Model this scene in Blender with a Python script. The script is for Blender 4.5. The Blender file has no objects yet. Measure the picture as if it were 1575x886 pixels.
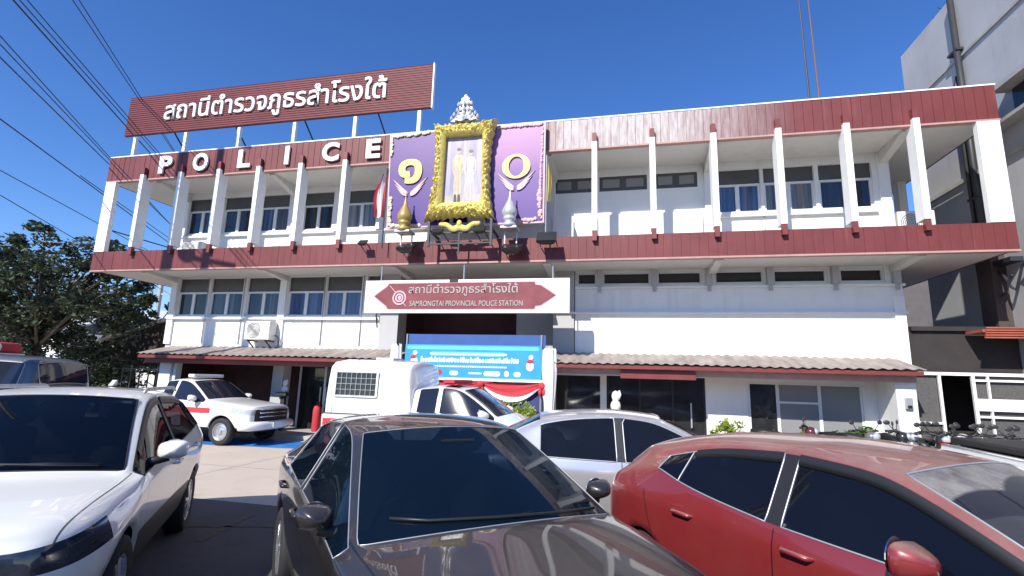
import bpy, bmesh, math, random
from mathutils import Vector, Matrix, noise

scene = bpy.context.scene
COL = scene.collection
R = math.radians
PI = math.pi

# ------------------------------------------------------------------ camera
CAM_H = 1.8
cam_data = bpy.data.cameras.new("camera")
cam = bpy.data.objects.new("camera", cam_data)
COL.objects.link(cam)
cr = Vector((0.97605507, 0.21555653, 0.02918697))
cd = Vector((-0.01058361, 0.18108003, -0.98341141))
cf = Vector((-0.21726593, 0.95955480, 0.17902545))
cam.matrix_world = Matrix(((cr.x, -cd.x, -cf.x, 0), (cr.y, -cd.y, -cf.y, 0), (cr.z, -cd.z, -cf.z, CAM_H), (0, 0, 0, 1)))
cam_data.sensor_width = 36
cam_data.lens = 771.67 / 1575 * 36
cam_data.clip_start = 0.05
cam_data.clip_end = 3000
scene.camera = cam

# ------------------------------------------------------------------ sky and sun
SUN_AZ, SUN_EL = 20.0, 39.3
world = bpy.data.worlds.new("World")
scene.world = world
world.use_nodes = True
wn = world.node_tree
wn.nodes.clear()
sky = wn.nodes.new("ShaderNodeTexSky")
sky.sky_type = 'NISHITA'
sky.sun_disc = False
sky.sun_elevation = R(SUN_EL)
sky.sun_rotation = R(180 + SUN_AZ)
sky.altitude = 0
sky.air_density = 1.0
sky.dust_density = 0.0
sky.ozone_density = 6.0
bgn = wn.nodes.new("ShaderNodeBackground")
bgn.inputs[1].default_value = 0.125
wo = wn.nodes.new("ShaderNodeOutputWorld")
hs = wn.nodes.new('ShaderNodeHueSaturation')
hs.inputs['Hue'].default_value = 0.511
hs.inputs['Saturation'].default_value = 1.17
wn.links.new(sky.outputs[0], hs.inputs['Color'])
wn.links.new(hs.outputs[0], bgn.inputs[0])
wn.links.new(bgn.outputs[0], wo.inputs[0])
sun_data = bpy.data.lights.new("sun", 'SUN')
sun_data.energy = 4.6
sun_data.angle = R(0.53)
sun_data.color = (1.0, 0.95, 0.87)
sun = bpy.data.objects.new("sun", sun_data)
COL.objects.link(sun)
sdir = Vector((math.sin(R(SUN_AZ)) * math.cos(R(SUN_EL)), math.cos(R(SUN_AZ)) * math.cos(R(SUN_EL)), -math.sin(R(SUN_EL))))
sun.rotation_euler = sdir.to_track_quat('-Z', 'Y').to_euler()
sun.location = (-8, -20, 20)
scene.view_settings.view_transform = 'Standard'
scene.view_settings.look = 'None'
scene.view_settings.exposure = 0.6
scene.view_settings.gamma = 1.0
scene.view_settings.use_curve_mapping = False
scene.render.engine = 'CYCLES'
scene.cycles.use_denoising = True
scene.cycles.max_bounces = 6
scene.cycles.transparent_max_bounces = 12

# ------------------------------------------------------------------ materials
def srgb(r, g, b):
    f = lambda c: (c / 255 / 12.92) if c / 255 <= 0.04045 else ((c / 255 + 0.055) / 1.055) ** 2.4
    return (f(r), f(g), f(b))

class NT:
    def __init__(s, name):
        s.m = bpy.data.materials.new(name)
        s.m.use_nodes = True
        s.t = s.m.node_tree
        s.b = s.t.nodes["Principled BSDF"]
        s.out = s.t.nodes["Material Output"]
        s.tc = s.t.nodes.new("ShaderNodeTexCoord")
    def n(s, typ, **kw):
        x = s.t.nodes.new(typ)
        for k, v in kw.items():
            setattr(x, k, v)
        return x
    def l(s, a, b):
        s.t.links.new(a, b)
    def val(s, inp, v):
        if hasattr(v, 'node'):
            s.l(v, inp)
        else:
            inp.default_value = v
    def math(s, op, a, b=0.0, clamp=False):
        x = s.n("ShaderNodeMath", operation=op)
        x.use_clamp = clamp
        s.val(x.inputs[0], a)
        s.val(x.inputs[1], b)
        return x.outputs[0]
    def noise(s, scale, detail=4, rough=0.55, coord='Object', stretch=None):
        x = s.n("ShaderNodeTexNoise")
        x.inputs["Scale"].default_value = scale
        x.inputs["Detail"].default_value = detail
        x.inputs["Roughness"].default_value = rough
        src = s.tc.outputs[coord]
        if stretch:
            mp = s.n("ShaderNodeMapping")
            mp.inputs["Scale"].default_value = stretch
            s.l(src, mp.inputs[0])
            src = mp.outputs[0]
        s.l(src, x.inputs["Vector"])
        return x.outputs[0]
    def ramp(s, v, lo, hi):
        x = s.n("ShaderNodeMapRange")
        s.val(x.inputs[0], v)
        x.inputs[1].default_value = lo
        x.inputs[2].default_value = hi
        return x.outputs[0]
    def mix(s, fac, a, b):
        x = s.n("ShaderNodeMix", data_type='RGBA')
        s.val(x.inputs[0], fac)
        for i, c in ((6, a), (7, b)):
            if hasattr(c, 'node'):
                s.l(c, x.inputs[i])
            else:
                x.inputs[i].default_value = (*c, 1)
        return x.outputs[2]
    def color(s, c):
        if hasattr(c, 'node'):
            s.l(c, s.b.inputs["Base Color"])
        else:
            s.b.inputs["Base Color"].default_value = (*c, 1)
    def bump(s, h, dist=0.01, strength=0.5):
        x = s.n("ShaderNodeBump")
        x.inputs["Strength"].default_value = strength
        x.inputs["Distance"].default_value = dist
        s.l(h, x.inputs["Height"])
        s.l(x.outputs[0], s.b.inputs["Normal"])
    def xyz(s, coord='Object'):
        x = s.n("ShaderNodeSeparateXYZ")
        s.l(s.tc.outputs[coord], x.inputs[0])
        return x.outputs

def mat(name, c, rough=0.6, metal=0.0, var=0.12, scale=3.0, bump=0.0, coat=0.0, spec=0.5, stretch=None):
    t = NT(name)
    if var:
        nz = t.noise(scale, 5, 0.6, stretch=stretch)
        dark = tuple(x * (1 - var) for x in c)
        lite = tuple(min(1, x * (1 + var)) for x in c)
        t.color(t.mix(t.ramp(nz, 0.3, 0.7), dark, lite))
        if bump:
            t.bump(t.noise(scale * 12, 4), 0.01, bump)
    else:
        t.color(c)
    t.b.inputs["Roughness"].default_value = rough
    t.b.inputs["Metallic"].default_value = metal
    t.b.inputs["Coat Weight"].default_value = coat
    t.b.inputs["Coat Roughness"].default_value = 0.04
    t.b.inputs["Specular IOR Level"].default_value = spec
    return t.m

def wall_paint(name, c, dirt=0.35):
    t = NT(name)
    a = t.noise(0.7, 6, 0.65)
    b = t.noise(1.0, 5, 0.6, stretch=(5, 5, 0.35))
    d = t.math('MULTIPLY', t.ramp(a, 0.45, 0.75), t.ramp(b, 0.42, 0.72))
    d = t.math('MULTIPLY', t.math('ADD', d, t.math('MULTIPLY', t.ramp(t.noise(1.0, 6, .7, stretch=(7, 7, .22)), .6, .8), .6), True), dirt)
    t.color(t.mix(d, c, tuple(x * y for x, y in zip(c, (0.5, 0.47, 0.43)))))
    t.b.inputs["Roughness"].default_value = 0.75
    t.bump(t.noise(40, 4), 0.004, 0.25)
    return t.m

def red_band(name, fade0=None, fade1=None, boards=True):
    """brown red painted boards; between two x positions the paint has weathered off"""
    t = NT(name)
    base = t.mix(t.ramp(t.noise(1.3, 5), 0.3, 0.7), (0.120, 0.020, 0.021), (0.168, 0.032, 0.033))
    streak = t.ramp(t.noise(1.0, 5, 0.7, stretch=(9, 9, 0.5)), 0.56, 0.78)
    col = t.mix(t.math('MULTIPLY', streak, 0.35), base, (0.30, 0.12, 0.11))
    if fade0 is not None:
        x, y, z = t.xyz()
        w = t.math('MULTIPLY', t.ramp(x, fade0 - 0.3, fade0 + 0.6), t.ramp(x, fade1 + 1.4, fade1 - 1.6))
        n2 = t.ramp(t.noise(2.0, 6, 0.7, stretch=(6, 6, 1.0)), 0.25, 0.60)
        w = t.math('MULTIPLY', w, t.math('ADD', t.math('MULTIPLY', n2, 0.75), 0.40), True)
        pale = t.mix(t.ramp(t.noise(5, 4, stretch=(4, 4, .5)), 0.3, 0.7), (0.36, 0.30, 0.29), (0.54, 0.50, 0.49))
        col = t.mix(w, col, pale)
    t.color(col)
    t.b.inputs["Roughness"].default_value = 0.55
    return t.m

def ground_mat():
    t = NT("concrete_ground")
    a = t.ramp(t.noise(0.35, 7, 0.62), 0.3, 0.7)
    c = t.mix(a, (0.41, 0.345, 0.285), (0.52, 0.45, 0.38))
    st = t.ramp(t.noise(1.7, 6, 0.7), 0.55, 0.75)
    c = t.mix(t.math('MULTIPLY', st, 0.6), c, (0.20, 0.17, 0.145))
    oil = t.ramp(t.noise(0.9, 3, 0.5), 0.68, 0.74)
    c = t.mix(t.math('MULTIPLY', oil, 0.6), c, (0.10, 0.09, 0.085))
    sp = t.ramp(t.noise(60, 3), 0.35, 0.7)
    c = t.mix(t.math('MULTIPLY', sp, 0.22), c, (0.55, 0.5, 0.44))
    # slab joints and a long crack
    x, y, z = t.xyz()
    jl = None
    for src, per in ((x, 4.0), (y, 4.0)):
        m = t.math('ABSOLUTE', t.math('SUBTRACT', t.math('MODULO', t.math('ADD', src, 401.3), per), per / 2))
        m = t.math('LESS_THAN', m, 0.012)
        jl = m if jl is None else t.math('MAXIMUM', jl, m)
    c = t.mix(t.math('MULTIPLY', jl, 0.75), c, (0.09, 0.08, 0.07))
    t.color(c)
    t.b.inputs["Roughness"].default_value = 0.85
    t.bump(t.noise(90, 4), 0.004, 0.4)
    return t.m

def paint(name, c, metal=0.0, rough=0.38, dust=0.2, dustc=(0.30, 0.26, 0.22), seams=(), hood=None, zr=(0.26, 0.95)):
    """car paint: clear coat over colour, real dust on the upward faces, shut lines as thin dark gaps"""
    t = NT(name)
    x, y, z = t.xyz()
    geo = t.n("ShaderNodeNewGeometry")
    sp = t.n("ShaderNodeSeparateXYZ")
    t.l(geo.outputs["Normal"], sp.inputs[0])
    up = t.ramp(sp.outputs[2], 0.45, 0.98)
    nz = t.ramp(t.noise(2.2, 7, 0.7), 0.25, 0.75)
    d = t.math('MULTIPLY', t.math('ADD', t.math('MULTIPLY', up, 0.90), 0.10), t.math('ADD', t.math('MULTIPLY', nz, 0.7), 0.3))
    d = t.math('MULTIPLY', d, dust, True)
    c2 = t.mix(d, c, dustc)
    gap = None
    for u0, k in seams:
        q = t.math('ABSOLUTE', t.math('SUBTRACT', t.math('SUBTRACT', x, u0), t.math('MULTIPLY', t.math('SUBTRACT', z, 0.6), k)))
        q = t.math('LESS_THAN', q, 0.0045)
        gap = q if gap is None else t.math('MAXIMUM', gap, q)
    if gap is not None:
        gap = t.math('MULTIPLY', gap, t.math('MULTIPLY', t.math('GREATER_THAN', z, zr[0]), t.math('LESS_THAN', z, zr[1])))
        gap = t.math('MULTIPLY', gap, t.math('GREATER_THAN', t.math('ABSOLUTE', y), 0.72))
    if hood:
        u0, v0, k = hood
        q = t.math('ABSOLUTE', t.math('SUBTRACT', t.math('ABSOLUTE', y), t.math('SUBTRACT', v0, t.math('MULTIPLY', t.math('SUBTRACT', x, u0), k))))
        q = t.math('MULTIPLY', t.math('LESS_THAN', q, 0.0045), t.math('GREATER_THAN', x, u0))
        q = t.math('MULTIPLY', q, t.math('GREATER_THAN', z, 0.7))
        gap = q if gap is None else t.math('MAXIMUM', gap, q)
    if gap is not None:
        c2 = t.mix(t.math('MULTIPLY', gap, 0.9), c2, (0.012, 0.012, 0.012))
    t.color(c2)
    t.b.inputs["Metallic"].default_value = metal
    t.val(t.b.inputs["Roughness"], t.math('ADD', t.math('MULTIPLY', d, 0.4), rough, True))
    t.val(t.b.inputs["Coat Weight"], t.math('SUBTRACT', 1.0, t.math('MULTIPLY', d, 0.8), True))
    t.b.inputs["Coat Roughness"].default_value = 0.03
    return t.m

def glass(name, c=(0.010, 0.012, 0.018), rough=0.03, dust=0.0, dustc=(0.42, 0.40, 0.37)):
    t = NT(name)
    if dust:
        nz = t.ramp(t.noise(3, 7, 0.7), 0.3, 0.8)
        d = t.math('MULTIPLY', nz, dust)
        t.color(t.mix(d, c, dustc))
        t.val(t.b.inputs["Roughness"], t.math('ADD', t.math('MULTIPLY', d, 0.5), rough))
    else:
        t.color(c)
        t.b.inputs["Roughness"].default_value = rough
    t.b.inputs["Specular IOR Level"].default_value = 0.5
    return t.m

def tinted(name, c=(.006, .008, .014), opac=0.72, tint=(.30, .34, .40)):
    t = NT(name)
    t.color(c)
    t.b.inputs["Roughness"].default_value = .02
    tr = t.n("ShaderNodeBsdfTransparent")
    tr.inputs[0].default_value = (*tint, 1)
    mx = t.n("ShaderNodeMixShader")
    mx.inputs[0].default_value = opac
    t.l(tr.outputs[0], mx.inputs[1])
    t.l(t.b.outputs[0], mx.inputs[2])
    t.l(mx.outputs[0], t.out.inputs[0])
    return t.m

M = {}
M['white'] = wall_paint("white_wall_paint", (0.82, 0.81, 0.79), 0.5)
M['trim'] = mat("white_trim_paint", (0.80, 0.80, 0.79), 0.55, var=0.05)
M['greywall'] = wall_paint("grey_wall_paint", (0.42, 0.42, 0.43), 0.3)
M['soffit'] = wall_paint("soffit_paint", (0.62, 0.61, 0.57), 0.4)
M['band'] = red_band("red_boards")
M['bandfade'] = red_band("weathered_red_boards", 2.05, 6.6)
M['redpaint'] = mat("dark_red_paint", (0.17, 0.035, 0.032), 0.5, var=0.15)
M['pink'] = mat("faded_pink_fascia", (0.42, 0.25, 0.22), 0.6, var=0.15)
M['frame'] = mat("aluminium_white_frame", (0.72, 0.73, 0.74), 0.4, var=0.04)
def curtain_pane(name, a, b, lo, hi):
    t = NT(name)
    f = t.ramp(t.noise(1.0, 4, .6, stretch=(14, 14, .35)), .35, .65)
    k = t.ramp(t.noise(.55, 3, .5, stretch=(1, 1, .1)), lo, hi)
    c = t.mix(t.math('MULTIPLY', f, k), a, b)
    t.color(c)
    t.b.inputs["Roughness"].default_value = 0.05
    return t.m
M['pane'] = curtain_pane("window_pane", (0.018, 0.026, 0.050), (0.12, 0.15, 0.22), .45, .6)
M['paneblue'] = curtain_pane("blue_curtained_pane", (0.035, 0.06, 0.15), (0.09, 0.14, 0.27), .2, .4)
M['panedark'] = glass("dark_pane", (0.022, 0.023, 0.026), 0.06)
M['panegrey'] = glass("grey_pane", (0.24, 0.245, 0.25), 0.12)
M['louvre'] = mat("dark_transom_panel", (0.075, 0.072, 0.070), 0.35, var=0.15)
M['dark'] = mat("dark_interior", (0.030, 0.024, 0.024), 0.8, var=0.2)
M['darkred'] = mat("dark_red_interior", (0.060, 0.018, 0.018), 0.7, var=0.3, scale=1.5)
M['black'] = mat("black_plastic", (0.014, 0.014, 0.015), 0.45, var=0.1)
M['rubber'] = mat("tyre_rubber", (0.020, 0.020, 0.021), 0.8, var=0.15)
M['alloy'] = mat("alloy_rim", (0.55, 0.56, 0.58), 0.3, 0.8, var=0.05)
M['steel'] = mat("galvanised_steel", (0.45, 0.46, 0.47), 0.45, 0.6, var=0.1)
M['darksteel'] = mat("dark_steel", (0.05, 0.052, 0.055), 0.5, 0.4, var=0.1)
M['chrome'] = mat("chrome", (0.75, 0.76, 0.78), 0.12, 1.0, var=0)
M['lamp'] = mat("lamp_glass", (0.55, 0.57, 0.60), 0.10, 0.3, var=0.15, scale=14, coat=1)
M['lampdark'] = mat("smoked_lamp", (0.035, 0.042, 0.06), 0.10, 0.3, var=0.5, scale=10, coat=1)
M['tail'] = mat("red_lamp", (0.16, 0.008, 0.010), 0.12, var=0.2, scale=9, coat=1)
M['ac'] = mat("ac_case", (0.70, 0.69, 0.65), 0.5, var=0.06)
M['wire'] = mat("wire_black", (0.022, 0.026, 0.04), 0.6, var=0)
M['conc_post'] = mat("concrete_post", (0.36, 0.35, 0.33), 0.85, var=0.15, bump=0.3)
M['gold'] = mat("gold_paint", (0.62, 0.51, 0.14), 0.38, 0.12, var=0.25, scale=7)
M['palegold'] = mat("pale_gold", (0.62, 0.54, 0.38), 0.4, 0.2, var=0.2, scale=6)
M['silver'] = mat("silver_ornament", (0.55, 0.56, 0.57), 0.35, 0.4, var=0.2, scale=9)
M['bluebanner'] = mat("banner_blue", (0.035, 0.30, 0.66), 0.45, var=0.15, scale=2)
M['navy'] = mat("banner_navy", (0.03, 0.085, 0.28), 0.5, var=0.1)
M['cyan'] = mat("banner_cyan", (0.12, 0.52, 0.80), 0.45, var=0.1)
M['cloth_w'] = mat("white_cloth", (0.80, 0.78, 0.77), 0.8, var=0.05)
M['cloth_r'] = mat("red_cloth", (0.48, 0.035, 0.05), 0.8, var=0.12)
M['cloth_b'] = mat("navy_cloth", (0.04, 0.045, 0.16), 0.8, var=0.12)
M['cloth_y'] = mat("yellow_cloth", (0.50, 0.42, 0.14), 0.8, var=0.1)
M['letters'] = mat("white_letters", (0.82, 0.82, 0.81), 0.4, var=0.03)
M['plaque'] = mat("brown_red_plaque", (0.23, 0.065, 0.065), 0.28, var=0.2, scale=2)
M['goldtext'] = mat("grey_gold_letters", (0.50, 0.43, 0.36), 0.3, 0.4, var=0.1)
M['pinkline'] = mat("pink_line", (0.62, 0.40, 0.42), 0.5, var=0.05)
M['bark'] = mat("bark", (0.085, 0.065, 0.05), 0.9, var=0.3, scale=8, bump=0.5)
M['bluepaint'] = mat("blue_bay_paint", (0.022, 0.17, 0.50), 0.6, var=0.25, scale=2.5)
M['terracotta'] = mat("terracotta", (0.36, 0.09, 0.055), 0.7, var=0.15)
M['ground'] = ground_mat()

def leaf(name, a, b):
    t = NT(name)
    oi = t.n("ShaderNodeNewGeometry")
    col = t.mix(oi.outputs["Random Per Island"], a, b)
    t.color(col)
    t.b.inputs["Roughness"].default_value = 0.5
    tr = t.n("ShaderNodeBsdfTranslucent")
    t.l(col, tr.inputs[0])
    mx = t.n("ShaderNodeMixShader")
    mx.inputs[0].default_value = 0.25
    t.l(t.b.outputs[0], mx.inputs[1])
    t.l(tr.outputs[0], mx.inputs[2])
    t.l(mx.outputs[0], t.out.inputs[0])
    return t.m
M['leaf'] = leaf("tree_leaf", (0.014, 0.024, 0.011), (0.072, 0.098, 0.050))
M['leaf_y'] = leaf("hedge_leaf", (0.14, 0.23, 0.03), (0.38, 0.46, 0.06))
M['leaf_g'] = leaf("pot_leaf", (0.05, 0.10, 0.025), (0.16, 0.22, 0.06))

# ------------------------------------------------------------------ mesh helpers
class MB:
    def __init__(s):
        s.v = []
        s.f = []
        s.mi = []
        s.cur = 0
    def add(s, vs, fs):
        o = len(s.v)
        s.v += [tuple(p) for p in vs]
        s.f += [tuple(i + o for i in f) for f in fs]
        s.mi += [s.cur] * len(fs)
        return s
    def box(s, x0, x1, y0, y1, z0, z1):
        v = [(x0, y0, z0), (x1, y0, z0), (x1, y1, z0), (x0, y1, z0), (x0, y0, z1), (x1, y0, z1), (x1, y1, z1), (x0, y1, z1)]
        return s.add(v, [(3, 2, 1, 0), (4, 5, 6, 7), (0, 1, 5, 4), (1, 2, 6, 5), (2, 3, 7, 6), (3, 0, 4, 7)])
    def bar(s, p, q, w, d=None):
        """square bar from p to q"""
        d = d or w
        p, q = Vector(p), Vector(q)
        t = (q - p).normalized()
        a = t.cross(Vector((0, 0, 1)))
        if a.length < 1e-3:
            a = Vector((1, 0, 0))
        a.normalize()
        b = a.cross(t)
        vs = []
        for c in (p, q):
            for sa, sb in ((-1, -1), (1, -1), (1, 1), (-1, 1)):
                vs.append(c + a * sa * w / 2 + b * sb * d / 2)
        return s.add(vs, [(3, 2, 1, 0), (4, 5, 6, 7), (0, 1, 5, 4), (1, 2, 6, 5), (2, 3, 7, 6), (3, 0, 4, 7)])
    def tube(s, pts, r, n=8, closed=False, cap=True):
        pts = [Vector(p) for p in pts]
        m = len(pts)
        rr = r if isinstance(r, (list, tuple)) else [r] * m
        vs, fs = [], []
        pa = None
        for i, p in enumerate(pts):
            if closed:
                t = pts[(i + 1) % m] - pts[i - 1]
            else:
                t = pts[min(i + 1, m - 1)] - pts[max(i - 1, 0)]
            if t.length < 1e-9:
                t = Vector((0, 0, 1))
            t.normalize()
            if pa is None:
                a = t.cross(Vector((0, 0, 1)))
                if a.length < 1e-3:
                    a = t.cross(Vector((1, 0, 0)))
            else:
                a = pa - t * pa.dot(t)
                if a.length < 1e-6:
                    a = t.cross(Vector((0, 0, 1)))
            a.normalize()
            pa = a
            b = t.cross(a)
            for k in range(n):
                an = 2 * PI * k / n
                vs.append(p + (a * math.cos(an) + b * math.sin(an)) * rr[i])
        for i in range(m if closed else m - 1):
            j = (i + 1) % m
            for k in range(n):
                l = (k + 1) % n
                fs.append((i * n + k, i * n + l, j * n + l, j * n + k))
        if cap and not closed:
            fs.append(tuple(range(n - 1, -1, -1)))
            fs.append(tuple((m - 1) * n + k for k in range(n)))
        return s.add(vs, fs)
    def lathe(s, prof, n=24, c=(0, 0, 0), axis='z', cap=True):
        """prof: list of (radius, height)"""
        vs, fs = [], []
        for r, h in prof:
            for k in range(n):
                a = 2 * PI * k / n
                if axis == 'z':
                    vs.append((c[0] + r * math.cos(a), c[1] + r * math.sin(a), c[2] + h))
                elif axis == 'y':
                    vs.append((c[0] + r * math.cos(a), c[1] + h, c[2] + r * math.sin(a)))
                else:
                    vs.append((c[0] + h, c[1] + r * math.cos(a), c[2] + r * math.sin(a)))
        m = len(prof)
        for i in range(m - 1):
            for k in range(n):
                l = (k + 1) % n
                fs.append((i * n + k, i * n + l, (i + 1) * n + l, (i + 1) * n + k))
        if cap:
            fs.append(tuple(range(n - 1, -1, -1)))
            fs.append(tuple((m - 1) * n + k for k in range(n)))
        return s.add(vs, fs)
    def prism(s, poly, y0, y1):
        """polygon of (x, z) extruded along y"""
        n = len(poly)
        vs = [(x, y0, z) for x, z in poly] + [(x, y1, z) for x, z in poly]
        fs = [tuple(range(n)), tuple(range(2 * n - 1, n - 1, -1))]
        for i in range(n):
            j = (i + 1) % n
            fs.append((j, i, i + n, j + n))
        return s.add(vs, fs)
    def prism_x(s, poly, x0, x1):
        """polygon of (y, z) extruded along x"""
        n = len(poly)
        vs = [(x0, y, z) for y, z in poly] + [(x1, y, z) for y, z in poly]
        fs = [tuple(range(n)), tuple(range(2 * n - 1, n - 1, -1))]
        for i in range(n):
            j = (i + 1) % n
            fs.append((j, i, i + n, j + n))
        return s.add(vs, fs)
    def ball(s, c, rx, ry=None, rz=None, n=12, m=8):
        ry = ry or rx
        rz = rz or rx
        vs, fs = [(c[0], c[1], c[2] - rz)], []
        for i in range(1, m):
            t = PI * i / m
            for k in range(n):
                a = 2 * PI * k / n
                vs.append((c[0] + rx * math.sin(t) * math.cos(a), c[1] + ry * math.sin(t) * math.sin(a), c[2] - rz * math.cos(t)))
        vs.append((c[0], c[1], c[2] + rz))
        for k in range(n):
            fs.append((0, 1 + (k + 1) % n, 1 + k))
        for i in range(m - 2):
            for k in range(n):
                l = (k + 1) % n
                fs.append((1 + i * n + k, 1 + i * n + l, 1 + (i + 1) * n + l, 1 + (i + 1) * n + k))
        e = len(vs) - 1
        for k in range(n):
            fs.append((e, 1 + (m - 2) * n + k, 1 + (m - 2) * n + (k + 1) % n))
        return s.add(vs, fs)
    def build(s, name, m, parent=None, smooth=False, local=False, bevel=0.0, recalc=True):
        me = bpy.data.meshes.new(name)
        vs = s.v
        if parent is not None and not local:
            inv = base_matrix(parent).inverted()
            vs = [tuple(inv @ Vector(p)) for p in vs]
        me.from_pydata(vs, [], s.f)
        ms = m if isinstance(m, (list, tuple)) else [m]
        for x in ms:
            me.materials.append(x)
        if len(ms) > 1:
            me.polygons.foreach_set('material_index', s.mi)
        if recalc:
            bm = bmesh.new()
            bm.from_mesh(me)
            bmesh.ops.recalc_face_normals(bm, faces=bm.faces)
            bm.to_mesh(me)
            bm.free()
        if smooth:
            me.polygons.foreach_set('use_smooth', [True] * len(me.polygons))
        me.update()
        o = bpy.data.objects.new(name, me)
        COL.objects.link(o)
        if parent is not None:
            o.parent = parent
        if bevel:
            b = o.modifiers.new("bevel", 'BEVEL')
            b.width = bevel
            b.segments = 2
            b.limit_method = 'ANGLE'
        return o

def base_matrix(o):
    mm = Matrix.Identity(4)
    while o is not None:
        mm = (Matrix.Translation(o.location) @ o.rotation_euler.to_matrix().to_4x4()) @ mm
        o = o.parent
    return mm

def tag(o, label=None, cat=None, group=None, kind=None):
    if label:
        o['label'] = label
    if cat:
        o['category'] = cat
    if group:
        o['group'] = group
    if kind:
        o['kind'] = kind
    return o

def thing(name, label, cat, loc=(0, 0, 0), rz=0.0, group=None):
    o = bpy.data.objects.new(name, None)
    o.empty_display_size = 0.2
    COL.objects.link(o)
    o.location = loc
    o.rotation_euler = (0, 0, rz)
    return tag(o, label, cat, group)

def dup(root, loc, rz, label, group=None):
    r = root.copy()
    COL.objects.link(r)
    r.location = loc
    r.rotation_euler = (0, 0, rz)
    r['label'] = label
    if group:
        r['group'] = group
    for ch in list(root.children):
        c = ch.copy()
        COL.objects.link(c)
        c.parent = r
        for g in list(ch.children):
            d = g.copy()
            COL.objects.link(d)
            d.parent = c
    return r

def text_verts(body, x0, x1, z0, z1, y, extrude=0.02, offset=0.0, keep=False):
    """lettering facing -y, fitted into a rectangle of the wall; returns verts, faces"""
    cu = bpy.data.curves.new("lettering_curve", 'FONT')
    cu.body = body
    cu.size = 1.0
    cu.extrude = 0.5
    cu.offset = offset
    cu.resolution_u = 4
    ob = bpy.data.objects.new("lettering_curve", cu)
    COL.objects.link(ob)
    dg = bpy.context.evaluated_depsgraph_get()
    me = bpy.data.meshes.new_from_object(ob.evaluated_get(dg))
    vs = [v.co.copy() for v in me.vertices]
    fs = [tuple(p.vertices) for p in me.polygons]
    bpy.data.objects.remove(ob)
    bpy.data.curves.remove(cu)
    bpy.data.meshes.remove(me)
    if not vs:
        return [], []
    ax, bx = min(v.x for v in vs), max(v.x for v in vs)
    ay, by = min(v.y for v in vs), max(v.y for v in vs)
    az, bz = min(v.z for v in vs), max(v.z for v in vs)
    sx = (x1 - x0) / (bx - ax)
    sz = (z1 - z0) / (by - ay)
    if keep:
        sx = sz = min(sx, sz)
    out = []
    for v in vs:
        d = 0 if bz - az < 1e-9 else (v.z - az) / (bz - az)
        out.append((x0 + (v.x - ax) * sx, y - d * extrude, z0 + (v.y - ay) * sz))
    return out, fs

# ------------------------------------------------------------------ ground
g = MB()
g.add([(-600, -300, 0), (600, -300, 0), (600, 900, 0), (-600, 900, 0)], [(0, 1, 2, 3)])
tag(g.build("ground", M['ground']), kind='structure')
t = NT("painted_shade_ground")  # dark sheet over the concrete, its colour standing in for the parked cars' shade
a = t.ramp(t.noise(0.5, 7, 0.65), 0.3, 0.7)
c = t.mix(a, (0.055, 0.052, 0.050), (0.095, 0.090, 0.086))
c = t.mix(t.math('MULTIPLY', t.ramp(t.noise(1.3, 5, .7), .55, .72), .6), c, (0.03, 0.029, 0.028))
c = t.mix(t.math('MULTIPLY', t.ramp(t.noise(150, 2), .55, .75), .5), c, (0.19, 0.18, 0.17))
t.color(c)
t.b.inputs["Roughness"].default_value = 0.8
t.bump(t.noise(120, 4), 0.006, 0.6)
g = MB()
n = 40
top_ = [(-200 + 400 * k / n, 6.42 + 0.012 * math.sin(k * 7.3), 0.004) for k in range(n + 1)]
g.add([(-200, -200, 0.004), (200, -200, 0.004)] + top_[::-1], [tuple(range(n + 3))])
tag(g.build("painted_shade_sheet", t.m), kind='structure')
g = MB()
for pts_ in ([(-4.50, 4.9), (-4.40, 4.9), (-4.62, 5.95), (-4.72, 5.95)], [(-5.1, 5.30), (-5.1, 5.24), (-3.9, 5.62), (-3.9, 5.68)]):
    g.add([(px_, py_, .008) for px_, py_ in pts_], [(0, 1, 2, 3)])
tag(g.build("yellow_bay_marking", mat("worn_yellow_paint", (0.105, 0.088, 0.055), .85, var=.4, scale=12)), kind='structure')
g = MB()
g.add([(-16.0, 10.25, 0.004), (-6.4, 11.35, 0.004), (-6.6, 12.3, 0.004), (-16.0, 12.3, 0.004)], [(0, 1, 2, 3)])
tag(g.build("blue_pavement_marking", M['bluepaint']), kind='structure')
g = MB()
g.box(-14.6, -6.0, 12.55, 15.6, 0.0, 0.12)
tag(g.build("porch_pavement", M['conc_post']), kind='structure')

# ------------------------------------------------------------------ police station
YB, YW = 12.0, 13.4
station = thing("police_station", "three storey white police station with dark red fascia bands and white fins", "building", (-4, 13.4, 0))

def sheet_wall(mb, x0, x1, z0, z1, y, openings, depth=0.16):
    xs = sorted({x0, x1, *[o[0] for o in openings], *[o[1] for o in openings]})
    zs = sorted({z0, z1, *[o[2] for o in openings], *[o[3] for o in openings]})
    xs = [x for x in xs if x0 - 1e-6 <= x <= x1 + 1e-6]
    zs = [z for z in zs if z0 - 1e-6 <= z <= z1 + 1e-6]
    for a, b in zip(xs, xs[1:]):
        for c, d in zip(zs, zs[1:]):
            mx, mz = (a + b) / 2, (c + d) / 2
            if any(o[0] < mx < o[1] and o[2] < mz < o[3] for o in openings):
                continue
            mb.add([(a, y, c), (b, y, c), (b, y, d), (a, y, d)], [(0, 1, 2, 3)])
    for a, b, c, d in openings:
        e = y + depth
        mb.add([(a, y, c), (b, y, c), (b, e, c), (a, e, c)], [(0, 1, 2, 3)])
        mb.add([(a, y, d), (b, y, d), (b, e, d), (a, e, d)], [(3, 2, 1, 0)])
        mb.add([(a, y, c), (a, y, d), (a, e, d), (a, e, c)], [(3, 2, 1, 0)])
        mb.add([(b, y, c), (b, y, d), (b, e, d), (b, e, c)], [(0, 1, 2, 3)])

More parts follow.
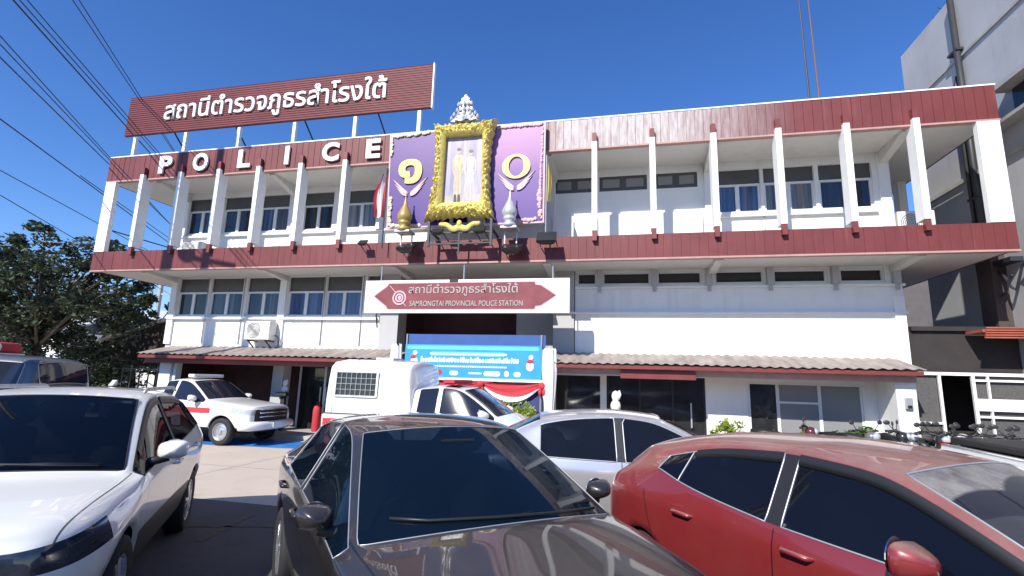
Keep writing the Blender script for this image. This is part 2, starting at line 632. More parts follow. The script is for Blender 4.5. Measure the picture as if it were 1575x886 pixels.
upL = [(-14.28, -13.2), (-12.88, -11.8), (-11.48, -10.42), (-9.92, -8.84), (-8.42, -7.34), (-7.0, -5.92), (-5.5, -4.4), (-4.0, -2.9)]
upS = [(-1.89, -0.75), (-0.63, 0.65), (0.85, 1.95)]
upR = [(2.38, 3.49), (3.57, 4.76), (4.86, 6.06)]
flL = [(-14.2, -13.06), (-12.96, -11.74), (-11.6, -10.42), (-10.12, -8.88), (-8.8, -7.62)]
flR = [(-0.56, 0.70), (0.85, 1.98), (2.27, 3.45), (3.65, 4.88), (5.14, 6.11)]
flE = [(-7.45, -6.95), (-1.25, -0.70)]
w = MB()
sheet_wall(w, -14.4, 6.45, 4.76, 7.66, YW, [(a, b, 6.22, 7.46) for a, b in upL] + [(a, b, 6.99, 7.42) for a, b in upS] + [(a, b, 6.22, 7.42) for a, b in upR])
sheet_wall(w, -14.4, -6.42, 2.45, 4.76, YW, [(a, b, 3.5, 4.72) for a, b in flL] + [(-7.45, -6.95, 3.6, 4.72)])
sheet_wall(w, -1.28, 6.45, 2.1, 4.76, YW, [(a, b, 4.35, 4.71) for a, b in flR] + [(-1.25, -0.70, 4.35, 4.71)])
w.build("wall", M['white'], station)
w = MB()   # side and back walls, a few centimetres behind the front sheet
for x, s in ((-14.4, 1), (6.45, -1)):
    w.add([(x, YW, 0 if s < 0 else 2.45), (x, 24, 0 if s < 0 else 2.45), (x, 24, 7.66), (x, YW, 7.66)], [(0, 1, 2, 3)])
w.add([(-14.4, 24, 0), (6.45, 24, 0), (6.45, 24, 7.66), (-14.4, 24, 7.66)], [(0, 1, 2, 3)])
w.build("side_wall", M['white'], station)
# ground floor right
w = MB()
sheet_wall(w, -1.83, 5.72, 0, 2.1, YW, [(-1.78, -0.62, 0.02, 1.95), (-0.46, 1.95, 0.02, 1.97), (2.90, 5.40, 0.55, 1.92)], 0.14)
w.build("lower_wall", M['white'], station)
w = MB()
w.box(5.70, 6.08, 12.55, 13.4, 0, 2.1)
w.build("pillar", M['white'], station)
w = MB()
w.box(-13.78, -13.38, 12.75, 13.12, 0, 2.35)
w.box(-13.32, -13.22, 12.8, 13.0, 0, 2.35)
w.build("pillar", M['white'], station)
for x in (-10.35, -6.75):
    w = MB()
    w.box(x, x + 0.36, 13.42, 13.78, 0.12, 2.45)
    w.build("pillar", M['greywall'], station)
# grey pilasters that flank the entrance bay
for x0, x1 in ((-6.93, -6.36), (-1.86, -1.30)):
    w = MB()
    w.box(x0, x1, 13.34, 13.9, 0 if x0 < -4 else 2.12, 4.74)
    w.build("pilaster", M['greywall'], station)
# entrance bay and ground floor interiors
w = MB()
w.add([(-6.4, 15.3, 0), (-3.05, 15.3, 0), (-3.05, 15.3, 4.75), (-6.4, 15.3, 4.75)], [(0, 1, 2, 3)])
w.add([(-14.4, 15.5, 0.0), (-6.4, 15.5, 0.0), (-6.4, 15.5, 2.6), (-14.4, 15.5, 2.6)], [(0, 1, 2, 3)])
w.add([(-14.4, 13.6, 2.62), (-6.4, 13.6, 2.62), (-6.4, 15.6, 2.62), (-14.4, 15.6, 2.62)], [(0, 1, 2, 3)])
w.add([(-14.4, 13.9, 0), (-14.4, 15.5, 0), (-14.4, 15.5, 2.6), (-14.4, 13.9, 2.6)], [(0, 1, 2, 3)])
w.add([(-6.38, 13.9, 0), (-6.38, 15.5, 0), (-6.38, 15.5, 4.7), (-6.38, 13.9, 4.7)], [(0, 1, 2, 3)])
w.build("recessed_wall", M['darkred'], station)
w = MB()
w.box(-3.05, -1.3, 14.2, 14.4, 0, 4.75)
w.build("entrance_wall", M['greywall'], station)
w = MB()
w.box(-14.3, -10.4, 13.5, 13.62, 2.0, 2.4)
w.build("valance", M['darkred'], station)
w = MB()
w.box(-10.0, -8.2, 13.45, 13.6, 2.02, 2.42)
w.build("door_lintel", M['greywall'], station)
# entrance glass door left
dr = MB()
for x in (-9.98, -9.1, -8.22):
    dr.box(x, x + 0.06, 14.20, 14.27, 0.12, 2.1)
dr.box(-9.92, -8.22, 14.2, 14.27, 2.04, 2.1)
dr = dr.build("glass_door", M['frame'], station)
p = MB()
p.box(-9.92, -9.1, 14.225, 14.245, 0.12, 2.04)
p.box(-9.04, -8.22, 14.225, 14.245, 0.12, 2.04)
p.build("pane", M['panedark'], dr)
p = MB()
for x in (-9.16, -8.98):
    p.bar((x, 14.15, 0.8), (x, 14.15, 1.4), 0.03)
p.build("handle", M['steel'], dr)

def window(x0, x1, z0, z1, transom, pane, lights=2, y=YW):
    """aluminium casements in a recessed opening with a dark panel above"""
    ye, fw = y + 0.10, 0.055
    f = MB()
    f.box(x0, x1, ye - 0.04, ye + 0.02, z0, z0 + fw)
    zt = transom or z1
    f.box(x0, x1, ye - 0.04, ye + 0.02, zt - fw, zt)
    f.box(x0, x0 + fw, ye - 0.038, ye + 0.018, z0 + fw, zt - fw)
    f.box(x1 - fw, x1, ye - 0.038, ye + 0.018, z0 + fw, zt - fw)
    for k in range(1, lights):
        xm = x0 + (x1 - x0) * k / lights
        f.box(xm - 0.05, xm + 0.05, ye - 0.036, ye + 0.016, z0 + fw, zt - fw)
    fo = f.build("window", M['frame'], station)
    pn = MB()
    pn.box(x0 + 0.02, x1 - 0.02, ye + 0.005, ye + 0.012, z0 + 0.02, zt - 0.02)
    pn.build("pane", pane, fo)
    if transom:
        tp = MB()
        tp.box(x0, x1, ye - 0.01, ye + 0.02, zt, z1)
        tp.build("transom", M['louvre'], fo)

rnd = random.Random(4)
M['panelight'] = curtain_pane("pale_curtained_pane", (0.05, 0.06, 0.085), (0.30, 0.31, 0.33), .15, .5)
PANES = [M['pane'], M['pane'], M['panedark'], M['panelight'], M['paneblue']]
for i, (a, b) in enumerate(upL):
    window(a, b, 6.22, 7.46, 7.05, PANES[(0, 2, 0, 2, 3, 0, 0, 2)[i]])
for i, (a, b) in enumerate(upR):
    window(a, b, 6.22, 7.42, 7.02, PANES[(4, 3, 0)[i]])
for i, (a, b) in enumerate(flL):
    window(a, b, 3.5, 4.72, 4.28, M['paneblue'] if i > 2 else (M['panedark'] if i == 0 else M['pane']))
window(-7.45, -6.95, 3.6, 4.72, 4.28, M['pane'], 1)
for a, b in flR + [(-1.25, -0.70)]:
    window(a, b, 4.35, 4.71, None, M['panedark'], 1)
for a, b in upS:      # dark vent windows
    f = MB()
    f.box(a, b, YW + 0.02, YW + 0.08, 6.99, 7.42)
    fo = f.build("window", M['louvre'], station)
    pn = MB()
    wd = (b - a) / 2
    for k in range(2):
        pn.box(a + k * wd + 0.09, a + (k + 1) * wd - 0.09, YW + 0.0, YW + 0.03, 7.09, 7.33)
    pn.build("pane", M['panegrey'], fo)
# ground floor right: doors and shop window
f = MB()
for x in (-0.45, 0.35, 1.15, 1.9):
    f.box(x, x + 0.05, YW + 0.08, YW + 0.12, 0.02, 1.97)
fo = f.build("glass_door", M['black'], station)
p = MB()
p.box(-0.46, 1.95, YW + 0.10, YW + 0.115, 0.02, 1.97)
p.build("pane", M['panedark'], fo)
p = MB()
p.bar((1.60, YW + 0.03, 0.75), (1.60, YW + 0.03, 1.35), 0.035)
p.build("handle", M['steel'], fo)
f = MB()
f.box(-1.78, -0.62, YW + 0.10, YW + 0.13, 0.02, 1.95)
f.build("dark_doorway", M['panedark'], station)
f = MB()
xs = [2.9, 3.48, 3.62, 4.42, 4.56, 5.36]
for x in (2.9, 3.55, 4.46, 5.35):
    f.box(x, x + 0.07, YW + 0.02, YW + 0.08, 0.55, 1.92)
f.box(2.97, 5.35, YW + 0.022, YW + 0.078, 0.55, 0.61)
f.box(2.97, 5.35, YW + 0.022, YW + 0.078, 1.86, 1.92)
f.box(3.62, 4.46, YW + 0.024, YW + 0.076, 1.42, 1.47)
fo = f.build("window", M['frame'], station)
p = MB()
p.box(2.97, 3.55, YW + 0.05, YW + 0.06, 0.61, 1.86)
p.build("pane", M['panedark'], fo)
p = MB()
p.box(3.62, 5.35, YW + 0.05, YW + 0.06, 0.61, 1.86)
p.build("pane", M['panegrey'], fo)

# sills and ledges
for a, b, z in ((-14.42, -6.95, 3.44), (-1.28, 6.47, 4.29), (-14.35, -2.0, 6.14), (2.3, 6.1, 6.14), (-1.90, 6.47, 3.62)):
    s_ = MB()
    s_.box(a, b, YW - 0.10, YW - 0.002, z - 0.05, z)
    s_.build("sill", M['trim'], station)
for x in (-0.63, 0.78, 2.12, 3.55, 5.0, 6.3):
    s_ = MB()
    s_.box(x - 0.07, x + 0.07, YW - 0.16, YW - 0.003, 4.29, 4.74)
    s_.box(x - 0.05, x + 0.05, YW - 0.13, YW - 0.102, 4.14, 4.288)
    s_.build("bracket", M['greywall'], station)
# pilasters on the first and top floor
for x, z0, z1 in ((-14.33, 2.6, 4.73), (-10.27, 2.6, 4.73), (6.30, 2.2, 4.0), (-14.35, 5.35, 7.6), (6.27, 5.35, 7.6), (2.2, 5.35, 7.6), (-1.98, 5.35, 7.6), (-10.15, 5.35, 7.6)):
    s_ = MB()
    s_.box(x - 0.09, x + 0.13, YW - 0.07, YW - 0.004, z0, z1)
    s_.build("pilaster", M['white'], station)
s_ = MB()   # low parapet walls along the right gallery
for a, b in ((-1.9, -0.70), (-0.55, 2.02), ):
    s_.box(a, b, YW - 0.14, YW - 0.01, 5.33, 6.27)
s_.build("parapet", M['white'], station)
# slabs with beams
for z, ye in ((4.74, 24.0), (7.64, 24.0)):
    s_ = MB()
    s_.box(-16.05, 7.90, YB + 0.10, ye, z, z + 0.18)
    s_.build("slab", M['soffit'], station)
for x in (-14.3, -10.2, -6.1, -1.9, 2.2, 6.3):
    for z in (7.64, 4.74):
        s_ = MB()
        s_.prism_x([(YB + 0.2, z - 0.004), (YW - 0.01, z - 0.004), (YW - 0.01, z - (0.32 if z > 5 else 0.16)), (YB + 0.2, z - 0.06)], x - 0.09, x + 0.09)
        s_.build("beam", M['soffit'], station)
# red bands made of upright boards, and their returns at the ends
def boards(mb, x0, x1, y, z0, z1, w=0.20, th=0.10, groove=0.004):
    n = max(1, round((x1 - x0) / w))
    st = (x1 - x0) / n
    rr = random.Random(int(z0 * 100))
    for k in range(n):
        a, b = x0 + k * st, x0 + (k + 1) * st
        d = rr.uniform(-0.004, 0.004)
        c = groove
        vs = [(a + c, y + d, z0), (b - c, y + d, z0), (b - c, y + d, z1), (a + c, y + d, z1),
              (a, y + 0.014 + d, z0), (b, y + 0.014 + d, z0), (b, y + 0.014 + d, z1), (a, y + 0.014 + d, z1)]
        mb.add(vs, [(0, 1, 2, 3), (4, 0, 3, 7), (1, 5, 6, 2)])
    mb.add([(x0, y + 0.02, z0), (x1, y + 0.02, z0), (x1, y + th, z0), (x0, y + th, z0),
            (x0, y + 0.02, z1), (x1, y + 0.02, z1), (x1, y + th, z1), (x0, y + th, z1)],
           [(0, 3, 2, 1), (4, 5, 6, 7), (0, 1, 5, 4), (1, 2, 6, 5), (2, 3, 7, 6), (3, 0, 4, 7)])
for nm, z0, z1, mm in (("fascia_band", 4.74, 5.32, 'band'), ("fascia_band", 7.65, 8.44, 'bandfade')):
    s_ = MB()
    boards(s_, -16.13, 7.96, YB, z0, z1, 0.20, 0.10, 0.0025 if z0 < 6 else 0.006)
    bo = s_.build(nm, M[mm], station, recalc=False)
    s_ = MB()
    s_.box(-16.13, -16.06, YB + 0.11, 24, z0, z1)
    s_.build("side_band", M['band'], station)
    s_ = MB()
    s_.box(7.90, 7.96, YB + 0.11, 24, z0, z1)
    s_.build("side_band", M['band'], station)
    s_ = MB()
    s_.box(-16.14, 7.97, YB - 0.012, YB + 0.13, z0 - 0.045, z0 - 0.003)
    s_.build("drip_edge", M['pink'], station)
s_ = MB()
s_.box(-16.14, 7.97, YB - 0.01, YB + 0.13, 8.443, 8.475)
s_.build("coping", M['trim'], station)
s_ = MB()
s_.box(-16.1, 7.9, YB + 0.5, 24, 7.9, 7.98)
s_.build("roof", M['conc_post'], station)
# fins between the bands, each with a short red stub above and below
for x in (-14.60, -13.18, -11.80, -10.42, -9.02, -7.61, -0.68, 0.72, 2.13, 3.55, 4.965, 6.34):
    s_ = MB()
    s_.box(x - 0.065, x + 0.065, YB - 0.13, YB + 0.20, 5.42, 7.63)
    s_.box(x - 0.065, x + 0.065, YB - 0.13, YB - 0.03, 7.63, 7.74)
    fo = s_.build("fin", M['trim'], station)
    s_ = MB()
    s_.box(x - 0.055, x + 0.055, YB - 0.12, YB - 0.012, 5.17, 5.417)
    s_.build("stub", M['redpaint'], fo)
    s_ = MB()
    s_.box(x - 0.055, x + 0.055, YB - 0.12, YB - 0.012, 7.743, 7.98)
    s_.build("stub", M['redpaint'], fo)
for x0, x1 in ((-16.10, -15.72), (7.52, 7.94)):
    s_ = MB()
    s_.box(x0, x1, YB - 0.02, YB + 0.12, 5.325, 7.60)
    s_.build("fin", M['trim'], station)
for x, y in ((-15.95, 15.2), (-15.95, 18.5), (7.7, 15.6), (7.7, 18.5)):
    s_ = MB()
    s_.box(x - 0.1, x + 0.1, y - 0.15, y + 0.15, 4.93, 7.63)
    s_.build("column", M['trim'], station)
s_ = MB()
for z in (5.75, 6.1):
    s_.tube([(-15.95, 12.3, z), (-15.95, 20, z)], 0.02, 6)
s_.build("railing", M['darksteel'], station)

# canopies over the ground floor
def canopy(x0, x1, name):
    s_ = MB()
    n = int((x1 - x0) / 0.055)
    vs, fs = [], []
    for k in range(n + 1):
        x = x0 + (x1 - x0) * k / n
        dz = 0.018 * math.sin(x * 2 * PI / 0.22)
        for t in range(5):
            y = 12.18 + (13.38 - 12.18) * t / 4
            z = 2.24 + (2.54 - 2.24) * t / 4 + dz + 0.008 * math.sin(x * 1.3 + t)
            vs.append((x, y, z))
    for k in range(n):
        for t in range(4):
            i = k * 5 + t
            fs.append((i, i + 5, i + 6, i + 1))
    s_.add(vs, fs)
    o = s_.build(name, NTcorr, station, smooth=True, recalc=False)
    s_ = MB()
    s_.box(x0 + 0.05, x1 - 0.05, 12.22, 12.25, 2.12, 2.205)
    s_.build("fascia", M['redpaint'], o)
    s_ = MB()
    s_.box(x0 + 0.1, x1 - 0.1, 12.42, 12.47, 1.98, 2.16)
    s_.build("valance_board", M['pink'] if x0 > -4 else M['redpaint'], o)
    s_ = MB()
    s_.add([(x0 + .1, 12.30, 2.20), (x1 - .1, 12.30, 2.20), (x1 - .1, 13.39, 2.46), (x0 + .1, 13.39, 2.46)], [(3, 2, 1, 0)])
    s_.build("ceiling_board", M['soffit'], o)
    s_ = MB()
    xx = x0 + 0.3
    while xx < x1:
        s_.bar((xx, 12.3, 2.15), (xx, 13.38, 2.42), 0.05, 0.08)
        xx += 1.2
    s_.build("rafter", M['redpaint'], o)
t = NT("corrugated_sheet")
c = t.mix(t.ramp(t.noise(1.5, 6, 0.65, stretch=(3, .7, 1)), 0.3, 0.7), (0.17, 0.135, 0.12), (0.36, 0.31, 0.28))
t.color(c)
t.b.inputs["Roughness"].default_value = 0.65
NTcorr = t.m
canopy(-14.1, -5.85, "canopy")
canopy(-1.78, 6.15, "canopy")

for x, z0, z1 in ((-13.02, 2.62, 4.72), (-11.67, 2.62, 4.72), (-8.84, 2.62, 4.72), (-7.56, 2.62, 4.72), (2.28, 5.35, 7.6), (3.53, 5.35, 6.2), (-9.88, 5.35, 7.6)):
    s_ = MB()
    s_.tube([(x, YW - .03, z0), (x, YW - .03, z1)], .014, 6)
    s_.build("conduit", M['steel'], station, smooth=True)
# ------------------------------------------------------------------ rooftop sign
sg = thing("rooftop_signboard", "long dark red corrugated signboard with white Thai lettering on posts above the roof", "signboard", (-10.7, 12.3, 8.0))
t = NT("ribbed_red_sheet")
x, y, z = t.xyz()
rib = t.math('SINE', t.math('MULTIPLY', z, 2 * PI / 0.075))
c = t.mix(t.ramp(t.noise(0.9, 5), 0.3, 0.7), (0.110, 0.018, 0.021), (0.155, 0.028, 0.031))
t.color(t.mix(t.math('MULTIPLY', t.ramp(rib, -1, -0.4), 0.0), c, c))
t.b.inputs["Roughness"].default_value = 0.45
t.bump(rib, 0.012, 0.8)
M['ribred'] = t.m
s_ = MB()
s_.box(-16.08, -5.29, 12.26, 12.34, 9.335, 10.71)
pn = s_.build("panel", M['ribred'], sg)
s_ = MB()
s_.box(-5.287, -5.25, 12.24, 12.36, 9.32, 10.73)
s_.build("edge_trim", M['trim'], pn)
v, f = text_verts("สถานีตํารวจภูธรสําโรงใต้", -14.55, -6.70, 9.55, 10.50, 12.258, 0.05, 0.010)
s_ = MB()
s_.add(v, f)
s_.build("lettering", M['letters'], pn)
for x in (-15.68, -13.68, -11.68, -9.71, -7.68, -5.66):
    s_ = MB()
    s_.box(x - 0.05, x + 0.05, 12.30, 12.40, 8.0, 9.308)
    s_.build("post", M['trim'], sg)
for x in (-14.6, -12.2, -9.7, -7.2):
    s_ = MB()
    s_.tube([(x, 12.36, 9.9), (x + 0.2, 14.2, 8.0)], 0.025, 6)
    s_.build("strut", M['darksteel'], sg)
s_ = MB()
s_.tube([(-15.6, 13.4, 8.95), (-5.6, 13.4, 8.95)], 0.025, 6)
s_.build("rail", M['darksteel'], sg)

lt = thing("police_letters", "white block letters spelling POLICE fixed along the upper red fascia", "lettering", (-10.4, 11.98, 7.7))
for ch, x0, x1 in (("P", -14.08, -13.60), ("O", -12.82, -12.28), ("L", -11.22, -10.78), ("I", -9.62, -9.48), ("C", -8.40, -7.86), ("E", -7.02, -6.58)):
    v, f = text_verts(ch, x0, x1, 7.76, 8.33, 11.972, 0.05, 0.035)
    s_ = MB()
    s_.add(v, f)
    s_.build("letter", M['letters'], lt)

# ------------------------------------------------------------------ station name sign
ss = thing("station_sign", "white board with brown red plaque reading Samrongtai provincial police station below the balcony", "sign", (-4.0, 11.98, 3.4))
s_ = MB()
s_.box(-6.70, -1.28, 11.97, 12.10, 3.41, 4.27)
bd = s_.build("board", M['trim'], ss, bevel=0.006)
xa, xb, zm = -6.42, -1.62, 3.85
hexa = [(xa, zm), (xa + 0.36, zm + 0.26), (xa + 0.40, zm + 0.33), (xb - 0.52, zm + 0.33), (xb - 0.50, zm + 0.26), (xb - 0.36, zm + 0.24), (xb, zm), (xb - 0.36, zm - 0.24), (xb - 0.50, zm - 0.26), (xb - 0.52, zm - 0.33), (xa + 0.40, zm - 0.33), (xa + 0.36, zm - 0.26)]
s_ = MB()
s_.prism([(xx if abs(xx - (xa + xb) / 2) < 10 else xx, zz) for xx, zz in [(zx + (0.035 if zx > -4 else -0.035), -4 * 0 + zz_ + (0.03 if zz_ > zm else -0.03 if zz_ < zm else 0)) for zx, zz_ in hexa]], 11.962, 11.969)
s_.build("border", M['pinkline'], bd)
s_ = MB()
s_.prism(hexa, 11.948, 11.961)
pq = s_.build("plaque", M['plaque'], bd)
v, f = text_verts("สถานีตํารวจภูธรสําโรงใต้", -5.45, -2.55, 3.84, 4.16, 11.946, 0.012, 0.006)
s_ = MB()
s_.add(v, f)
s_.build("lettering", M['goldtext'], bd)
v, f = text_verts("SAMRONGTAI PROVINCIAL POLICE STATION", -5.40, -2.42, 3.58, 3.72, 11.946, 0.012, 0.01)
s_ = MB()
s_.add(v, f)
s_.build("lettering", M['goldtext'], bd)
s_ = MB()   # round emblem with a slanting staff
vs, fs = [], []
n = 40
for r0, r1, y in ((0.15, 0.19, 11.935), (0.075, 0.115, 11.935)):
    o = len(vs)
    for k in range(n):
        a = 2 * PI * k / n
        vs += [(-5.70 + r0 * math.cos(a), y, 3.80 + r0 * math.sin(a)), (-5.70 + r1 * math.cos(a), y, 3.80 + r1 * math.sin(a)), (-5.70 + r1 * math.cos(a), 11.947, 3.80 + r1 * math.sin(a)), (-5.70 + r0 * math.cos(a), 11.947, 3.80 + r0 * math.sin(a))]
    for k in range(n):
        l = (k + 1) % n
        for q in range(4):
            fs.append((o + k * 4 + q, o + k * 4 + (q + 1) % 4, o + l * 4 + (q + 1) % 4, o + l * 4 + q))
s_.add(vs, fs)
s_.bar((-5.98, 11.94, 4.12), (-5.80, 11.94, 3.93), 0.035, 0.014)
s_.bar((-5.62, 11.94, 3.70), (-5.50, 11.94, 3.58), 0.035, 0.014)
s_.ball((-5.70, 11.95, 3.80), 0.05, 0.012, 0.06)
s_.build("emblem", M['pinkline'], bd)
for x in (-6.3, -4.0, -1.7):
    s_ = MB()
    s_.tube([(x, 12.04, 4.27), (x, 12.04, 4.74)], 0.02, 6)
    s_.build("hanger_rod", M['steel'], ss)
s_ = MB()
s_.box(-4.35, -4.13, 11.95, 12.0, 4.20, 4.275)
s_.build("clip", M['black'], ss)

# ------------------------------------------------------------------ anniversary display on the balcony
def grad_mat(name, stops, z0, z1, rough=0.5):
    t = NT(name)
    x, y, z = t.xyz()
    r = t.n("ShaderNodeValToRGB")
    t.l(t.ramp(z, z0, z1), r.inputs[0])
    r.color_ramp.elements[0].position = stops[0][0]
    r.color_ramp.elements[0].color = (*stops[0][1], 1)
    r.color_ramp.elements[1].position = stops[-1][0]
    r.color_ramp.elements[1].color = (*stops[-1][1], 1)
    for pp, cc in stops[1:-1]:
        e = r.color_ramp.elements.new(pp)
        e.color = (*cc, 1)
    t.color(r.outputs[0])
    t.b.inputs["Roughness"].default_value = rough
    return t.m

def scroll_edge(mb, pts, r, seed, y):
    """carved band: overlapping leaf scrolls along a line"""
    rr = random.Random(seed)
    for i in range(len(pts) - 1):
        p, q = Vector((pts[i][0], y, pts[i][1])), Vector((pts[i + 1][0], y, pts[i + 1][1]))
        L = (q - p).length
        n = max(2, int(L / (r * 0.9)))
        for k in range(n):
            c = p.lerp(q, (k + 0.5) / n)
            s = r * rr.uniform(0.6, 1.15)
            mb.ball((c.x + rr.uniform(-.3, .3) * r, c.y - rr.uniform(0, .4) * r, c.z + rr.uniform(-.3, .3) * r), s, s * 0.5, s, 7, 5)

def wing(mb, cx, cz, side, y, s=1.0):
    """a stylised feathered wing sweeping up from (cx, cz)"""
    for k, (ln, an, wd) in enumerate(((0.56, 34, .032), (0.44, 26, .030), (0.34, 17, .028), (0.24, 6, .026))):
        a = R(an)
        n = 8
        up, lo = [], []
        for i in range(n + 1):
            t_ = i / n
            px = cx + side * (ln * t_ * math.cos(a) * s + 0.04)
            pz = cz + (ln * t_ * math.sin(a) + 0.10 * t_ * t_) * s - 0.03 * k
            ww = wd * math.sin(PI * min(1, 0.12 + t_ * 0.88)) * s
            up.append((px, pz + ww))
            lo.append((px, pz - ww))
        mb.prism(up + lo[::-1], y - 0.02 - 0.004 * k, y)

def purple_panel(label, x0, x1, mm, numeral, seed, taper):
    pn_ = thing("anniversary_panel", label, "panel", ((x0 + x1) / 2, 11.8, 5.7))
    s_ = MB()
    s_.prism([(x0 + taper[0], 5.68), (x1, 5.68), (x1, 8.30), (x0, 8.30)], 11.80, 11.86)
    b = s_.build("board", mm, pn_)
    e = MB()
    e.prism([(x0 - 0.04 + taper[0], 5.64), (x0 + taper[0] - 0.003, 5.64), (x0 - 0.003, 8.34), (x0 - 0.04, 8.34)], 11.79, 11.87)
    e.prism([(x1 + 0.003, 5.64), (x1 + 0.04, 5.64), (x1 + 0.04, 8.34), (x1 + 0.003, 8.34)], 11.79, 11.87)
    e.box(x0, x1, 11.79, 11.87, 8.304, 8.345)
    e.box(x0 + taper[0], x1, 11.79, 11.87, 5.635, 5.677)
    e.build("edge_frame", M['pinkline'], pn_)
    return pn_, b

mL = grad_mat("violet_print", [(0.0, (0.060, 0.022, 0.20)), (0.5, (0.078, 0.030, 0.19)), (1.0, (0.14, 0.068, 0.24))], 0.0, 2.6)
mR = grad_mat("violet_print_with_glare", [(0.0, (0.085, 0.034, 0.22)), (0.45, (0.13, 0.065, 0.26)), (0.7, (0.31, 0.14, 0.33)), (1.0, (0.40, 0.20, 0.37))], 0.0, 2.6)  # pale pink top is glare put into the print colour
pL, bL = purple_panel("violet panel with a yellow Thai numeral one left of the gold portrait frame", -6.20, -4.62, mL, "1", 1, (0.10,))
pR, bR = purple_panel("violet panel with pink glare painted into its top and a yellow ring numeral right of the gold frame", -3.42, -1.95, mR, "0", 2, (0.0,))
s_ = MB()
v, f = text_verts("๑", -5.90, -5.22, 6.86, 7.56, 11.797, 0.04, 0.028)
s_.add(v, f)
s_.build("numeral", M['gold'], pL)
s_ = MB()
vs, fs = [], []
n = 48
for k in range(n):
    a = 2 * PI * k / n
    for (rx, rz), y in (((0.37, 0.33), 11.758), ((0.20, 0.27), 11.758), ((0.20, 0.27), 11.799), ((0.37, 0.33), 11.799)):
        vs.append((-2.65 + rx * math.cos(a), y, 7.16 + rz * math.sin(a)))
for k in range(n):
    l = (k + 1) % n
    for q in range(4):
        fs.append((k * 4 + q, k * 4 + (q + 1) % 4, l * 4 + (q + 1) % 4, l * 4 + q))
s_.add(vs, fs)
s_.build("numeral", M['gold'], pR)
for pp, cx in ((pL, -5.56), (pR, -2.66)):
    s_ = MB()
    wing(s_, cx, 6.62, -1, 11.795, 1.0)
    wing(s_, cx, 6.62, 1, 11.795, 1.0)
    s_.build("wing_ornament", M['pinkline'], pp)
s_ = MB()
scroll_edge(s_, [(-6.18, 8.26), (-5.1, 8.30)], 0.055, 3, 11.79)
s_.build("scroll_trim", M['palegold'], pL)
s_ = MB()
scroll_edge(s_, [(-6.16, 8.24), (-6.16, 7.7)], 0.05, 4, 11.79)
s_.build("scroll_trim", M['palegold'], pL)
s_ = MB()
scroll_edge(s_, [(-6.06, 5.7), (-6.08, 6.5)], 0.06, 5, 11.79)
s_.build("scroll_trim", M['palegold'], pL)
s_ = MB()
scroll_edge(s_, [(-6.0, 5.71), (-5.2, 5.70)], 0.05, 15, 11.79)
s_.build("scroll_trim", M['palegold'], pL)
s_ = MB()
scroll_edge(s_, [(-3.2, 8.28), (-2.0, 8.28)], 0.045, 6, 11.79)
s_.build("scroll_trim", M['pinkline'], pR)
s_ = MB()
scroll_edge(s_, [(-1.98, 8.2), (-2.03, 6.4)], 0.035, 7, 11.79)
s_.build("scroll_trim", M['pinkline'], pR)
s_ = MB()
scroll_edge(s_, [(-2.0, 5.74), (-2.05, 6.5)], 0.07, 8, 11.79)
s_.build("scroll_trim", M['pinkline'], pR)
s_ = MB()
scroll_edge(s_, [(-2.1, 5.74), (-2.7, 5.70)], 0.06, 9, 11.79)
s_.build("scroll_trim", M['pinkline'], pR)

# lotus bud urns in front of the panels
def urn(label, x, m):
    o = thing("bud_ornament", label, "ornament", (x, 11.5, 5.45))
    s_ = MB()
    s_.lathe([(0.02, 1.02), (0.012, 0.98), (0.03, 0.80), (0.06, 0.68), (0.13, 0.54), (0.185, 0.42), (0.195, 0.36), (0.16, 0.27), (0.14, 0.24), (0.17, 0.22), (0.15, 0.17), (0.10, 0.12), (0.16, 0.08), (0.17, 0.0)][::-1], 20, (x, 11.5, 5.47))
    s_.build("bud", m, o, smooth=True)
    s_ = MB()
    s_.box(x - 0.2, x + 0.2, 11.38, 11.78, 5.42, 5.47)
    s_.bar((x - 0.15, 11.7, 5.10), (x - 0.15, 11.7, 5.42), 0.03)
    s_.bar((x + 0.15, 11.7, 5.10), (x + 0.15, 11.7, 5.42), 0.03)
    s_.build("shelf", M['steel'], o)
urn("golden lotus bud ornament below the yellow numeral one", -5.50, mat("dull_gold", (0.42, 0.29, 0.09), 0.4, 0.25, var=0.15))
urn("silver white lotus bud ornament below the yellow ring numeral", -2.72, M['silver'])

# ornate gold frame with its picture
fr = thing("portrait_frame", "tall ornate gold frame with a pale portrait of two standing figures and silver crest", "picture frame", (-4.05, 11.5, 5.6))
def outline(t_):
    """outer edge of the frame: flared corners, waisted sides; t_ in 0..4"""
    k, u = int(t_) % 4, t_ % 1
    bl, br, tr, tl = (-5.02, 5.72), (-3.10, 5.72), (-3.12, 8.44), (-4.92, 8.44)
    c = [bl, br, tr, tl, bl]
    x = c[k][0] * (1 - u) + c[k + 1][0] * u
    z = c[k][1] * (1 - u) + c[k + 1][1] * u
    w = math.sin(PI * u) ** 0.6
    if k == 1:
        x -= 0.20 * w
    elif k == 3:
        x += 0.16 * w
    elif k == 0:
        z += 0.10 * w
    else:
        z -= 0.07 * w
    return x, z
def inner(t_):
    k, u = int(t_) % 4, t_ % 1
    bl, br, tr, tl = (-4.54, 6.20), (-3.50, 6.20), (-3.52, 8.02), (-4.52, 8.02)
    c = [bl, br, tr, tl, bl]
    return c[k][0] * (1 - u) + c[k + 1][0] * u, c[k][1] * (1 - u) + c[k + 1][1] * u
s_ = MB()
N, S = 320, 14
vs, fs = [], []
